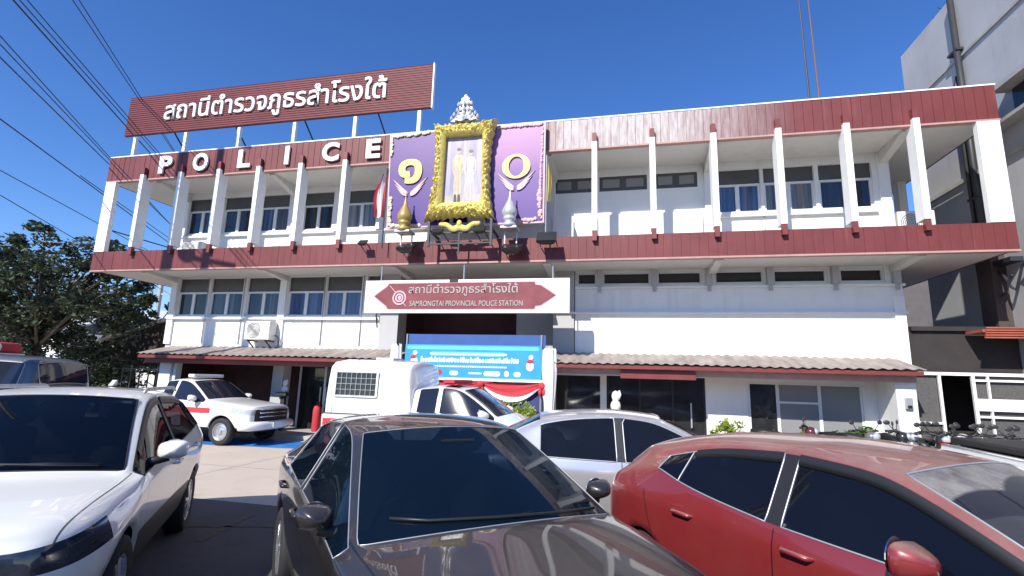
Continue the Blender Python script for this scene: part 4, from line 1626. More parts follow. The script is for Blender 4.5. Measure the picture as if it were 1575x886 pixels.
def tree(name, label, base, hgt, crown_c, crown_r, nclump, nleaf, lsize, seed, lm, trunk_r=0.22):
    o = thing(name, label, "tree", base)
    rr = random.Random(seed)
    cc = Vector(crown_c)
    tk, lf = MB(), MB()
    b = Vector(base)
    mid = b.lerp(Vector((cc.x, cc.y, cc.z)), 0.5)
    tk.tube([b, b.lerp(mid, .5) + Vector((.1, 0, 0)), mid, cc + Vector((0, 0, crown_r[2] * .5))], [trunk_r, trunk_r * .8, trunk_r * .65, trunk_r * .2], 8)
    for k in range(nclump):
        while True:
            d = Vector((rr.uniform(-1, 1), rr.uniform(-1, 1), rr.uniform(-1, 1)))
            if 0.35 < d.length < 1:
                break
        p = cc + Vector((d.x * crown_r[0], d.y * crown_r[1], d.z * crown_r[2]))
        cr_ = rr.uniform(0.18, 0.60) * min(crown_r) / 2.2
        leaf_cloud(lf, p, cr_, nleaf, lsize, seed * 1000 + k, 0.75)
        if k % 3 == 0:
            q = mid.lerp(cc, rr.uniform(0, .8))
            tk.tube([q, q.lerp(p, .5) + Vector((0, 0, -.1)), p], [trunk_r * .35, trunk_r * .22, trunk_r * .08], 5, cap=False)
    tk.build("trunk", M['bark'], o, smooth=True)
    lf.build("crown", lm, o, recalc=False)
tree("broadleaf_tree", "dense dark green broadleaf tree left of the station behind the light bar", (-22.0, 15.0, 0), 7, (-22.4, 15.2, 4.55), (4.1, 3.2, 2.85), 165, 105, 0.23, 5, M['leaf'])
tree("background_tree", "lower dark tree standing behind the shed left of the station", (-25.5, 22.0, 0), 6, (-25.5, 22.0, 3.6), (3.6, 2.6, 2.0), 50, 110, 0.30, 7, M['leaf'])
tree("background_tree", "small round tree above the pale slanting roof edge", (-27.5, 27.0, 0), 5, (-27.0, 27.0, 4.3), (1.6, 1.5, 1.1), 20, 90, 0.28, 9, M['leaf'], .15)
tree("background_tree", "tall dark tree at the picture's left edge behind the broadleaf tree", (-33.0, 21.0, 0), 6, (-32.0, 21.0, 4.6), (4.5, 3, 3.2), 60, 110, 0.32, 12, M['leaf'])

for lab_, x_, y_, r_, sd_ in (("dark leafy shrub under the broadleaf tree beside the van", -21.2, 17.0, 1.5, 41), ("dark shrub close to the lean-to's left post", -24.0, 18.5, 1.7, 42)):
    o_ = thing("garden_shrub", lab_, "shrub", (x_, y_, 0))
    s_ = MB()
    rr = random.Random(sd_)
    for k in range(34):
        leaf_cloud(s_, (x_ + rr.uniform(-r_, r_), y_ + rr.uniform(-.8, .8), rr.uniform(.3, 2.3)), .55, 90, .2, sd_ * 100 + k)
    s_.build("foliage", M['leaf'], o_, recalc=False)
    s_ = MB()
    for k in range(6):
        s_.tube([(x_ + rr.uniform(-.3, .3), y_, 0), (x_ + rr.uniform(-r_, r_), y_, 2.0)], [.04, .015], 5)
    s_.build("stems", M['bark'], o_)
hd = thing("clipped_hedge", "bright yellow green hedge in front of the bunting", "hedge", (-3.2, 12.0, 0))
s_ = MB()
rr = random.Random(2)
for k in range(75):
    leaf_cloud(s_, (rr.uniform(-4.1, -2.05), rr.uniform(11.55, 12.0), rr.uniform(0.3, 1.22)), 0.24, 80, 0.085, 300 + k)
s_.build("leaves", M['leaf_y'], hd, recalc=False)
s_ = MB()
for k in range(10):
    x = -4.6 + k * .28
    s_.tube([(x, 11.93, 0), (x + .05, 11.95, .7)], 0.02, 5)
s_.build("stems", M['bark'], hd)

def pot_plant(label, x, y, h_, lm, seed, pm, sp=0.3, group=None):
    o = thing("potted_plant", label, "plant", (x, y, 0), 0, group)
    s_ = MB()
    s_.lathe([(0.12, 0), (0.17, 0.26), (0.19, 0.28), (0.19, 0.32), (0.15, 0.32), (0.14, 0.27)], 16, (x, y, 0), cap=False)
    s_.build("pot", pm, o, smooth=True)
    s_ = MB()
    rr = random.Random(seed)
    for k in range(11):
        leaf_cloud(s_, (x + rr.uniform(-sp, sp), y + rr.uniform(-sp * .6, sp * .6), rr.uniform(0.4, h_)), 0.15, 42, 0.12, seed * 77 + k)
    s_.build("foliage", lm, o, recalc=False)
pot_plant("bushy yellow green potted plant right of the dark glass doors", 2.22, 12.55, 0.98, M['leaf_y'], 21, M['terracotta'], .3)
for i, (x, lab, h_) in enumerate(((3.95, "low leafy potted plant under the grey shop window's dark pane", .82), (4.35, "low leafy potted plant under the middle of the shop window", .78), (4.75, "short leafy potted plant at the right half of the shop window", .80), (5.15, "taller dark leafy potted plant at the shop window's right end", 1.0), (5.55, "small potted plant at the foot of the white wall beside the pillar", .80))):
    pot_plant(lab, x, 12.7, h_, M['leaf_g'], 31 + i, M['conc_post'], .2, "potted plants below the shop window")
tr_ = thing("red_planter", "red brown planter box next to the yellow green plant", "planter", (2.75, 12.5, 0))
s_ = MB()
s_.prism([(2.42, 0), (3.12, 0), (3.16, .62), (2.95, .74), (2.6, .80), (2.42, .78)], 12.35, 12.6)
s_.build("box", M['terracotta'], tr_, bevel=0.02)
s_ = MB()
leaf_cloud(s_, (3.15, 12.45, .78), .12, 40, .09, 5)
s_.build("sprig", M['leaf_g'], tr_, recalc=False)

# ------------------------------------------------------------------ far left: shed, fence, houses
sl = thing("lean_to_shed", "dark lean-to with a pale slanting roof edge left of the station", "shed", (-21, 19, 0))
s_ = MB()
s_.prism([(-22.9, 2.92), (-19.6, 3.86), (-19.6, 3.98), (-22.9, 3.06)], 17.9, 22)
s_.build("roof", mat("pale_sheet_roof", (0.62, 0.62, 0.62), 0.6), sl)
s_ = MB()
s_.prism([(-22.8, 1.9), (-19.7, 1.9), (-19.7, 3.80), (-22.8, 2.9)], 18.1, 21.8)
s_.build("gable", M['dark'], sl)
s_ = MB()
for x in (-22.7, -21.2, -19.8):
    s_ = MB()
    s_.box(x - .06, x + .06, 18.2, 18.32, 0, 1.9)
    s_.build("post", M['darksteel'], sl)
fc = thing("iron_fence", "dark iron fence at the left foot of the station", "fence", (-18, 15.5, 0))
s_ = MB()
for k in range(13):
    x = -20 + k * .42
    s_.box(x - .02, x + .02, 16.48, 16.52, 0, 1.9)
s_.box(-20.1, -14.9, 16.47, 16.53, 1.75, 1.80)
s_.box(-20.1, -14.9, 16.47, 16.53, 0.25, 0.30)
s_.build("rails", M['darksteel'], fc)
def house(label, x0, x1, y0, y1, zw, zr, wm, rm, wins=((.3, .5), (.7, .5))):
    o = thing("house", label, "house", ((x0 + x1) / 2, (y0 + y1) / 2, 0))
    s_ = MB()
    s_.box(x0, x1, y0, y1, 0, zw)
    s_.build("wall", wm, o)
    s_ = MB()
    ym = (y0 + y1) / 2
    s_.prism_x([(y0 - .4, zw - .05), (ym, zr), (y1 + .4, zw - .05), (y1 + .4, zw + .08), (ym, zr + .13), (y0 - .4, zw + .08)], x0 - .4, x1 + .4)
    s_.build("roof", rm, o)
    for u, v in wins:
        s_ = MB()
        cx, cz = x0 + (x1 - x0) * u, zw * v
        s_.box(cx - .5, cx + .5, y0 - .03, y0 + .05, cz - .5, cz + .5)
        f = s_.build("window", M['frame'], o)
        s_ = MB()
        s_.box(cx - .43, cx + .43, y0 - .04, y0 - .032, cz - .43, cz + .43)
        s_.build("pane", M['panedark'], f)
pale_roof = mat("pale_metal_roof", (0.50, 0.51, 0.53), 0.5)
house("white house with small windows seen under the lean-to's roof", -27.5, -22.0, 24.5, 30, 2.6, 3.6, M['white'], pale_roof)
house("far house with a pale metal roof between tree and station", -41, -32.5, 32, 39, 5.2, 6.6, M['greywall'], pale_roof)
house("far white house with a broad pale roof left of the tree's edge", -47, -39.0, 28, 36, 4.2, 5.8, M['white'], pale_roof)
house("far cream house close behind the station's left corner", -36, -31.5, 40, 46, 8.2, 9.2, mat("cream_wall", (.62, .58, .47), .8), pale_roof)
fp = thing("far_utility_pole", "far concrete utility pole beside the station's left corner", "utility pole", (-34.5, 31, 0))
s_ = MB()
s_.tube([(-34.5, 31, 0), (-34.5, 31, 10.5)], [.2, .13], 8)
s_.build("post", M['conc_post'], fp)
s_ = MB()
for z in (9.6, 8.6, 7.4):
    s_ = MB()
    s_.bar((-35.6, 31, z), (-33.4, 31, z), .1)
    s_.build("crossarm", M['conc_post'], fp)

house("grey building glimpsed in the gap behind the station's right corner", 5.6, 16.0, 27, 33, 7.6, 8.6, mat('dark_grey_wall', (.11, .10, .10), .8), pale_roof, ((.22, .55), (.35, .55)))
# a row of shop houses across the street behind the camera, seen only in reflections
def street_block(label, x0, x1, h_, wm):
    o = thing("shop_house", label, "building", ((x0 + x1) / 2, -26, 0))
    s_ = MB()
    s_.box(x0, x1, -34, -26, 0, h_)
    s_.build("wall", wm, o)
    k = 0
    for z in (1.4, 4.4):
        x = x0 + .8
        while x < x1 - 1.4 and z + 1.6 < h_:
            s_ = MB()
            s_.box(x, x + 1.2, -26.0, -25.96, z, z + 1.5)
            s_.build("window", M['panedark'], o)
            x += 2.4
street_block("cream two storey shop house across the street", -22, -6, 7.0, mat("cream_shop", (.45, .42, .36), .8))
street_block("grey two storey shop house across the street", -5.5, 8, 6.2, M['greywall'])
street_block("white two storey shop house across the street", 8.5, 26, 7.5, M['white'])

# ------------------------------------------------------------------ cars
LABELS = ['body', 'windshield', 'rear_window', 'win_f', 'win_r', 'win_q', 'pillar', 'under', 'headlight', 'tail_light', 'grille', 'lower']

def S(u, zb, ws, wm, zm, w3, z3, w4, z4, w5, z5, w6, z6, zc, d8=0.0, d6=0.0, d5=0.0):
    return [(u, wm - 0.16, zb), (u, ws, zb + 0.10), (u, wm, zm), (u, w3, z3), (u, w4, z4),
            (u + d5, w5, z5), (u + d6, w6, z6), (u + d6 * .4 + d8 * .75, w6 * .52, z6 + (zc - z6) * .78), (u + d8, 0.0, zc)]

def tube_obj(name, loops, r, m, parent, closed=True):
    s_ = MB()
    for lp in loops:
        s_.tube(lp, r, 5, closed=closed)
    return s_.build(name, m, parent, smooth=True, local=True)

def edge_loops(bm, faces):
    fs = set(faces)
    nxt = {}
    for f in faces:
        for l in f.loops:
            e = l.edge
            if sum(1 for q in e.link_faces if q in fs) == 1:
                nxt.setdefault(l.vert, []).append(l.link_loop_next.vert)
    loops = []
    while nxt:
        st = next(iter(nxt))
        lp = [st]
        cur = st
        while cur in nxt:
            n_ = nxt[cur].pop()
            if not nxt[cur]:
                del nxt[cur]
            if n_ is st:
                break
            lp.append(n_)
            cur = n_
        loops.append([v.co.copy() for v in lp])
    return loops

def thin(lp, d=0.03):
    out = [lp[0]]
    for p in lp[1:]:
        if (p - out[-1]).length > d:
            out.append(p)
    return out

def arch_cut(bm, wheels, r, vmin, matidx):
    for (uc, zc) in wheels:
        for sg in (-1, 1):
            dele = [f for f in bm.faces if sg * f.calc_center_median().y > vmin and (f.calc_center_median().x - uc) ** 2 + (f.calc_center_median().z - zc) ** 2 < r * r]
            bv = {v for f in dele for v in f.verts}
            bmesh.ops.delete(bm, geom=dele, context='FACES')
            bv = [v for v in bv if v.is_valid]
            edge = [v for v in bv if any(e.is_boundary for e in v.link_edges)]
            for v in edge:
                d = Vector((v.co.x - uc, v.co.z - zc))
                if d.length > 1e-4:
                    d = d.normalized() * r
                    v.co.x, v.co.z = uc + d.x, zc + d.y
            es = [e for e in bm.edges if e.is_boundary and all(v in set(edge) for v in e.verts)]
            for inset, newr in ((0.03, r - 0.012), (0.28, r - 0.012)):
                ret = bmesh.ops.extrude_edge_only(bm, edges=es)
                nv = [g_ for g_ in ret['geom'] if isinstance(g_, bmesh.types.BMVert)]
                for v in nv:
                    v.co.y -= sg * inset
                    d = Vector((v.co.x - uc, v.co.z - zc))
                    if d.length > 1e-4:
                        d = d.normalized() * newr
                        v.co.x, v.co.z = uc + d.x, zc + d.y
                for f in ret['geom']:
                    if isinstance(f, bmesh.types.BMFace):
                        f.material_index = matidx if inset > .1 else 0
                es = [g_ for g_ in ret['geom'] if isinstance(g_, bmesh.types.BMEdge) and g_.is_boundary and all(v in set(nv) for v in g_.verts)]

def add_wheel(parent, uc, vc, r, w_, rim_m, spokes=5, steel=False):
    sg = 1 if vc > 0 else -1
    s_ = MB()
    prof = [(r * .64, -w_ / 2 + .02), (r * .86, -w_ / 2), (r * .96, -w_ / 2 + .015), (r, -w_ / 2 + .05), (r, w_ / 2 - .05), (r * .96, w_ / 2 - .015), (r * .86, w_ / 2), (r * .64, w_ / 2 - .02)]
    s_.lathe(prof, 36, (uc, vc, r), 'y', cap=False)
    wo_ = s_.build("wheel", M['rubber'], parent, smooth=True, local=True)
    s_ = MB()
    o_ = vc + sg * (w_ / 2 - .03)
    s_.lathe([(r * .64, sg * (w_ / 2 - .015) * 1.0), (r * .60, sg * (w_ / 2 - .02)), (r * .57, sg * (w_ / 2 - .07)), (r * .56, -sg * w_ * .3)], 36, (uc, vc, r), 'y', cap=False)
    if steel:
        s_.lathe([(r * .57, sg * .06), (r * .40, sg * .075), (r * .34, sg * .055), (r * .18, sg * .07), (r * .16, sg * .11), (0.01, sg * .112)], 30, (uc, vc, r), 'y')
    else:
        s_.lathe([(r * .16, sg * .085), (r * .13, sg * .095), (.01, sg * .095)], 20, (uc, vc, r), 'y')
        for k in range(spokes):
            for da in (-.13, .13):
                a = 2 * PI * k / spokes + da
                a2 = 2 * PI * k / spokes + da * 1.6
                p = (uc + r * .12 * math.cos(a), vc + sg * .08, r + r * .12 * math.sin(a))
                q = (uc + r * .58 * math.cos(a2), vc + sg * .075, r + r * .58 * math.sin(a2))
                s_.bar(p, q, .035, .03)
    s_.build("rim", rim_m, wo_, smooth=False, local=True)
    s_ = MB()
    s_.lathe([(r * .56, sg * .0), (.01, sg * .0)], 24, (uc, vc, r), 'y')
    s_.build("brake_disc", M['darksteel'], wo_, local=True)

def car(name, label, cat, x, y, deg, st, lab, paint_m, wheels, wr, glass_m, group=None, arch=None, arch_v=0.55, mirror=None, mirror_m=None,
        handles=(), rim_m=None, steel=False, spokes=5, trim_m=None, trim_r=0.007, extra=None, lower_m=None, under_arch=True, wheel_v=None, visor=None, visor_m=None, inside=None):
    root = thing(name, label, cat, (x, y, 0), R(deg), group)
    me = bpy.data.meshes.new("cage")
    bm = bmesh.new()
    nR = 9
    grid = []
    for row in st:
        L, Rr = [], []
        for j, (u, v, z) in enumerate(row):
            if j == nR - 1:
                c_ = bm.verts.new((u, 0, z))
                L.append(c_)
                Rr.append(c_)
            else:
                L.append(bm.verts.new((u, v, z)))
                Rr.append(bm.verts.new((u, -v, z)))
        grid.append((L, Rr))
    def setm(f, l):
        f.material_index = LABELS.index(l)
    for i in range(len(st) - 1):
        for side in (0, 1):
            a, b = grid[i][side], grid[i + 1][side]
            for j in range(nR - 1):
                f = bm.faces.new((a[j], a[j + 1], b[j + 1], b[j]))
                setm(f, lab(i, j))
        f = bm.faces.new((grid[i][0][0], grid[i][1][0], grid[i + 1][1][0], grid[i + 1][0][0]))
        setm(f, 'under')
    for gi, end in ((0, 'f'), (len(st) - 1, 'r')):
        L, Rr = grid[gi]
        for j in range(nR - 2):
            f = bm.faces.new((L[j], L[j + 1], Rr[j + 1], Rr[j]))
            setm(f, lab(end, j))
        f = bm.faces.new((L[nR - 2], L[nR - 1], Rr[nR - 2]))
        setm(f, lab(end, nR - 2))
    bmesh.ops.recalc_face_normals(bm, faces=bm.faces)
    cr_ = bm.edges.layers.float.new('crease_edge')
    for e in bm.edges:
        ms = {f.material_index for f in e.link_faces}
        if len(ms) > 1:
            g_ = {LABELS[m_] for m_ in ms}
            e[cr_] = 0.75 if g_ & {'windshield', 'rear_window', 'win_f', 'win_r', 'win_q', 'pillar'} else 0.35
    for i in range(len(st) - 1):      # character lines along the flank
        for side in (0, 1):
            for j, k_ in ((1, .5), (3, .38), (4, .30)):
                e = bm.edges.get((grid[i][side][j], grid[i + 1][side][j]))
                if e:
                    e[cr_] = max(e[cr_], k_)
    vc_ = bm.verts.layers.float.new('crease_vert')
    for v in bm.verts:
        cnt = {}
        for f in v.link_faces:
            cnt[LABELS[f.material_index]] = cnt.get(LABELS[f.material_index], 0) + 1
        for l in ('windshield', 'rear_window', 'win_f', 'win_r', 'win_q'):
            if cnt.get(l, 0) == 1 and len(v.link_faces) >= 4:
                v[vc_] = 0.75
    bm.to_mesh(me)
    bm.free()
    for l in LABELS:
        me.materials.append(M['black'])
    tmp = bpy.data.objects.new("cage", me)
    COL.objects.link(tmp)
    md_ = tmp.modifiers.new("s", 'SUBSURF')
    md_.levels = md_.render_levels = 3
    dg = bpy.context.evaluated_depsgraph_get()
    ev = bpy.data.meshes.new_from_object(tmp.evaluated_get(dg))
    bpy.data.objects.remove(tmp)
    bm = bmesh.new()
    bm.from_mesh(ev)
    bpy.data.meshes.remove(ev)
    if arch:
        arch_cut(bm, [(u, wr * 1.0) for u in wheels], arch, arch_v, LABELS.index('under'))
    parts = {'windshield': ('windshield', glass_m), 'rear_window': ('rear_window', glass_m), 'win_f': ('side_window', glass_m), 'win_r': ('side_window', glass_m), 'win_q': ('quarter_window', glass_m),
             'pillar': ('window_pillar', M['black']), 'under': ('underbody', M['black']), 'headlight': ('headlight', M['lamp']), 'tail_light': ('tail_light', M['tail']), 'grille': ('grille', M['black']), 'lower': ('lower_trim', lower_m or M['black']), 'body': ('body', paint_m)}
    bm.faces.ensure_lookup_table()
    for li, l in enumerate(LABELS):
        fsel = [f for f in bm.faces if f.material_index == li]
        if not fsel:
            continue
        groups = [fsel]
        if l in ('win_f', 'win_r', 'win_q', 'pillar', 'headlight', 'tail_light'):
            groups = [[f for f in fsel if f.calc_center_median().y > 0], [f for f in fsel if f.calc_center_median().y <= 0]]
        for gsel in groups:
            if not gsel:
                continue
            vm, vs, fs = {}, [], []
            isg = l in ('windshield', 'rear_window', 'win_f', 'win_r', 'win_q')
            for f in gsel:
                idx = []
                for v in f.verts:
                    if v not in vm:
                        vm[v] = len(vs)
                        vs.append(v.co - (v.normal * 0.003 if isg else Vector()))
                    idx.append(vm[v])
                fs.append(tuple(idx))
            s_ = MB()
            s_.add(vs, fs)
            nm, m_ = parts[l]
            po = s_.build(nm, m_, root, smooth=True, local=True, recalc=False)
            if isg:
                lps = [thin(q) for q in edge_loops(bm, gsel)]
                tube_obj("window_seal", [q for q in lps if len(q) > 3], trim_r, trim_m or M['black'], po)
            if visor and l in visor:
                # rain visor: a strip over the upper edge of the window, standing off the glass
                sgn = 1 if gsel[0].calc_center_median().y > 0 else -1
                lp = max(edge_loops(bm, gsel), key=len)
                us = sorted({round(p.x, 3) for p in lp})
                upper = {}
                for p in lp:
                    k_ = round(p.x / 0.05)
                    if k_ not in upper or p.z > upper[k_].z:
                        upper[k_] = p
                ks = sorted(upper)
                zc_ = sum(p.z for p in lp) / len(lp)
                pts = [upper[k_] for k_ in ks if upper[k_].z > zc_ - 0.06]
                if len(pts) > 3:
                    v_ = MB()
                    vs2, fs2 = [], []
                    for p in pts:
                        vs2 += [(p.x, p.y + sgn * .004, p.z + .010), (p.x, p.y + sgn * .018, p.z - .008), (p.x, p.y + sgn * .038, p.z - .055), (p.x, p.y + sgn * .034, p.z - .056)]
                    for i in range(len(pts) - 1):
                        for q in range(3):
                            fs2.append((i * 4 + q, i * 4 + q + 1, i * 4 + q + 5, i * 4 + q + 4))
                    v_.add(vs2, fs2)
                    v_.build("rain_visor", visor_m or M['black'], po, smooth=True, local=True)
    bm.free()
    if inside:
        ud, uf, ur, zs = inside
        cl = mat("seat_fabric", (.045, .043, .045), .8)
        for sg in (-1, 1):
            s_ = MB()
            s_.tube([(uf + .45, sg * .38, zs + .10), (uf + .05, sg * .38, zs + .06), (uf - .08, sg * .38, zs + .14), (uf - .22, sg * .38, zs + .62)], [.15, .20, .19, .15], 10)
            st_ = s_.build("seat", cl, root, smooth=True, local=True)
            s_ = MB()
            s_.ball((uf - .25, sg * .38, zs + .74), .06, .13, .10)
            s_.build("headrest", cl, st_, smooth=True, local=True)
        s_ = MB()
        s_.tube([(ur, -.62, zs + .10), (ur, .62, zs + .10)], .20, 10)
        s_.tube([(ur - .25, -.62, zs + .45), (ur - .25, .62, zs + .45)], .20, 10)
        s_.build("rear_seat", cl, root, smooth=True, local=True)
        s_ = MB()
        s_.prism([(ud - .38, zs + .15), (ud - .40, zs + .34), (ud - .25, zs + .42), (ud + .02, zs + .38), (ud + .02, zs + .1)], -.70, .70)
        s_.build("dashboard", mat("dashboard_plastic", (.03, .03, .032), .6), root, local=True)
        s_ = MB()
        s_.tube([(ud - .52 + .07 * math.sin(2 * PI * k / 20), -.38 + .18 * math.cos(2 * PI * k / 20), zs + .36 + .17 * math.sin(2 * PI * k / 20)) for k in range(20)], .016, 6, closed=True)
        s_.build("steering_wheel", M['black'], root, smooth=True, local=True)
        s_ = MB()
        s_.box(ud - .62, ud - .60, -.12, .12, zs + .76, zs + .83)
        s_.build("rear_view_mirror", M['black'], root, local=True)
        s_ = MB()
        s_.box(ur - .5, ud, -.72, .72, .30, .33)
        s_.build("floor_mat", cl, root, local=True)
    wv = wheel_v
    for u in wheels:
        for sg in (-1, 1):
            add_wheel(root, u, sg * wv, wr, 0.21, rim_m or M['alloy'], spokes, steel)
    if mirror:
        mu, mv, mz, ms = mirror
        for sg in (-1, 1):
            s_ = MB()
            n, m2 = 16, 10
            vs = []
            fs = []
            for i in range(m2 + 1):
                t_ = PI * i / m2
                for k in range(n):
                    a = 2 * PI * k / n
                    e1 = math.copysign(abs(math.cos(a)) ** .6, math.cos(a)) * math.sin(t_) ** .7
                    e2 = math.copysign(abs(math.sin(a)) ** .6, math.sin(a)) * math.sin(t_) ** .7
                    uu = -math.cos(t_)
                    fr_ = 0.115 * ms if uu > 0 else 0.035 * ms
                    tap = 1 - 0.35 * max(0, uu)
                    vs.append((mu + uu * fr_, sg * (mv + e1 * .115 * ms * tap), mz + e2 * .075 * ms * tap + .01 * e1))
            for i in range(m2):
                for k in range(n):
                    l = (k + 1) % n
                    fs.append((i * n + k, i * n + l, (i + 1) * n + l, (i + 1) * n + k))
            s_.add(vs, fs)
            mo = s_.build("mirror", mirror_m or paint_m, root, smooth=True, local=True)
            s_ = MB()
            s_.tube([(mu + .05, sg * (mv - .22), mz - .11), (mu + .03, sg * (mv - .10), mz - .075), (mu + .01, sg * (mv - .02), mz - .06)], [.04, .035, .03], 8)
            s_.build("mirror_stalk", M['black'], mo, local=True, smooth=True)
            s_ = MB()
            s_.lathe([(.01, 0), (.085 * ms, 0), (.085 * ms, .006)], 20, (mu - .040 * ms, sg * mv, mz), 'x')
            s_.build("mirror_glass", M['chrome'], mo, local=True)
    for (hu, hv, hz) in handles:
        for sg in (-1, 1):
            s_ = MB()
            s_.tube([(hu + .10, sg * (hv - .012), hz), (hu + .08, sg * (hv + .022), hz + .004), (hu - .07, sg * (hv + .024), hz + .008), (hu - .10, sg * (hv - .012), hz + .008)], [.012, .016, .016, .012], 8)
            ho = s_.build("door_handle", paint_m, root, smooth=True, local=True)
    if extra:
        extra(root)
    return root

def wiper(root, pts, r=0.009):
    s_ = MB()
    s_.tube(pts, r, 6)
    s_.build("wiper", M['black'], root, smooth=True, local=True)

def plate(root, u, z, sg=1):
    s_ = MB()
    s_.box(u, u + .012 * sg, -.17, .17, z, z + .15) if sg > 0 else s_.box(u - .012, u, -.17, .17, z, z + .15)
    s_.build("number_plate", M['trim'], root, local=True)

# --- dark bronze sedan in the middle
SED = [
    S(2.33, .30, .42, .50, .48, .50, .58, .46, .64, .42, .67, .34, .69, .70),
    S(2.16, .22, .70, .78, .50, .77, .61, .74, .68, .69, .72, .52, .755, .775),
    S(1.92, .20, .80, .86, .52, .85, .67, .82, .75, .765, .795, .60, .825, .845),
    S(1.40, .20, .84, .895, .54, .885, .74, .855, .83, .80, .875, .64, .90, .92),
    S(.98, .20, .85, .90, .56, .895, .79, .872, .885, .81, .925, .70, .945, .985, .12, .06),
    S(.86, .20, .85, .90, .56, .90, .80, .876, .895, .81, .925, .785, .940, 1.0, .17, .03),
    S(.42, .20, .85, .90, .56, .90, .825, .872, .92, .725, 1.15, .69, 1.175, 1.225, .13, .02),
    S(.00, .20, .85, .90, .56, .90, .835, .87, .935, .637, 1.355, .585, 1.385, 1.425, .08, .01),
    S(-.18, .20, .85, .90, .56, .90, .84, .87, .94, .622, 1.39, .555, 1.42, 1.452, .03),
    S(-.42, .20, .85, .90, .56, .90, .845, .87, .945, .615, 1.41, .545, 1.435, 1.468),
    S(-.50, .20, .85, .90, .56, .90, .845, .87, .948, .613, 1.41, .545, 1.437, 1.47),
    S(-1.00, .20, .85, .90, .56, .90, .86, .868, .965, .605, 1.385, .545, 1.42, 1.455),
    S(-1.34, .20, .85, .90, .56, .895, .87, .862, .98, .625, 1.31, .56, 1.355, 1.40),
    S(-1.74, .20, .84, .89, .56, .885, .88, .85, .99, .70, 1.135, .64, 1.175, 1.215),
    S(-2.02, .20, .83, .88, .56, .875, .885, .83, .985, .76, 1.02, .665, 1.055, 1.08),
    S(-2.40, .24, .76, .83, .58, .82, .86, .77, .95, .70, .995, .55, 1.02, 1.04),
    S(-2.53, .32, .55, .62, .60, .62, .76, .58, .90, .54, .94, .42, .965, .98),
]
def lab_sedan(i, j):
    if i == 'f':
        return 'grille' if j in (1, 2) else 'body'
    if i == 'r':
        return 'body'
    if i == 0 and j == 3:
        return 'headlight'
    if i == 1 and j == 3:
        return 'headlight'
    if i in (14,) and j == 3:
        return 'tail_light'
    if j == 0:
        return 'under'
    if j in (6, 7) and 5 <= i <= 6:
        return 'windshield'
    if j in (6, 7) and 12 <= i <= 13:
        return 'rear_window'
    if j == 4:
        if 5 <= i <= 8:
            return 'win_f'
        if i == 9:
            return 'pillar'
        if 10 <= i <= 11:
            return 'win_r'
    return 'body'

p_dark = paint("bronze_grey_paint", (0.026, 0.022, 0.021), 0.45, 0.30, 0.24, (0.20, 0.17, 0.15), ((.80, .10), (-.46, 0), (-1.45, -.30)), (.80, .80, .10))
def ex_dark(root):
    wiper(root, [(.93, .62, 1.005), (.99, .35, 1.02), (.98, -.05, 1.03), (.90, -.42, 1.03), (.80, -.60, 1.035)])
    wiper(root, [(.93, .10, 1.02), (.97, .05, 1.02), (.86, .40, 1.02), (.80, .68, 1.01)])
    plate(root, 2.43, .42)
drk = car("parked_sedan", "dusty dark bronze sedan facing the camera in the middle", "car", -1.31, 3.66, -48.4, SED, lab_sedan, p_dark, (1.38, -1.36), .32, tinted("dark_sedan_glass", (.004, .010, .020), .62, (.26, .32, .40)), None, .385, .55, (.58, .93, 1.02, .86), p_dark, ((-.30, .905, .83), (-1.25, .90, .84)), extra=ex_dark, wheel_v=.79, trim_m=M['steel'], trim_r=.0035, inside=(.86, -.15, -.95, .52))

drk.scale = (1.03, 1.03, 1.02)

# --- white crossover on the left
SUVT = [
    S(2.16, .34, .50, .62, .52, .62, .70, .58, .84, .52, .90, .42, .93, .95),
    S(2.02, .28, .74, .84, .54, .84, .70, .80, .84, .72, .92, .56, .95, .97),
    S(1.62, .24, .86, .93, .56, .915, .74, .86, .885, .77, .955, .62, .985, 1.00),
    S(1.22, .24, .87, .935, .58, .92, .82, .86, .93, .79, .98, .66, 1.005, 1.03),
    S(1.02, .24, .87, .92, .60, .915, .88, .875, .965, .79, .995, .70, 1.01, 1.05, .12, .06),
    S(.90, .24, .87, .91, .60, .91, .91, .878, .985, .80, 1.01, .765, 1.025, 1.07, .16, .03),
    S(.48, .24, .87, .91, .60, .91, .94, .875, 1.02, .715, 1.29, .665, 1.315, 1.355, .12, .02),
    S(.12, .24, .87, .91, .60, .91, .955, .872, 1.03, .655, 1.49, .60, 1.525, 1.56, .08, .01),
    S(-.06, .24, .87, .91, .60, .91, .96, .872, 1.04, .645, 1.52, .575, 1.56, 1.585, .03),
    S(-.27, .24, .87, .91, .60, .91, .965, .872, 1.05, .64, 1.53, .57, 1.575, 1.605),
    S(-.36, .24, .87, .91, .60, .91, .97, .872, 1.055, .64, 1.53, .57, 1.578, 1.61),
    S(-.90, .24, .87, .925, .60, .915, .99, .87, 1.085, .635, 1.51, .57, 1.57, 1.605),
    S(-1.34, .24, .87, .94, .62, .93, 1.00, .86, 1.13, .64, 1.465, .57, 1.535, 1.58),
    S(-1.62, .24, .86, .935, .64, .925, 1.01, .85, 1.15, .66, 1.40, .58, 1.50, 1.55),
    S(-1.90, .26, .84, .90, .64, .90, .98, .83, 1.12, .68, 1.28, .60, 1.36, 1.42),
    S(-2.16, .30, .78, .84, .62, .85, .88, .80, 1.00, .72, 1.05, .60, 1.08, 1.10),
    S(-2.24, .36, .60, .66, .62, .68, .78, .64, .88, .58, .92, .46, .94, .95),
]
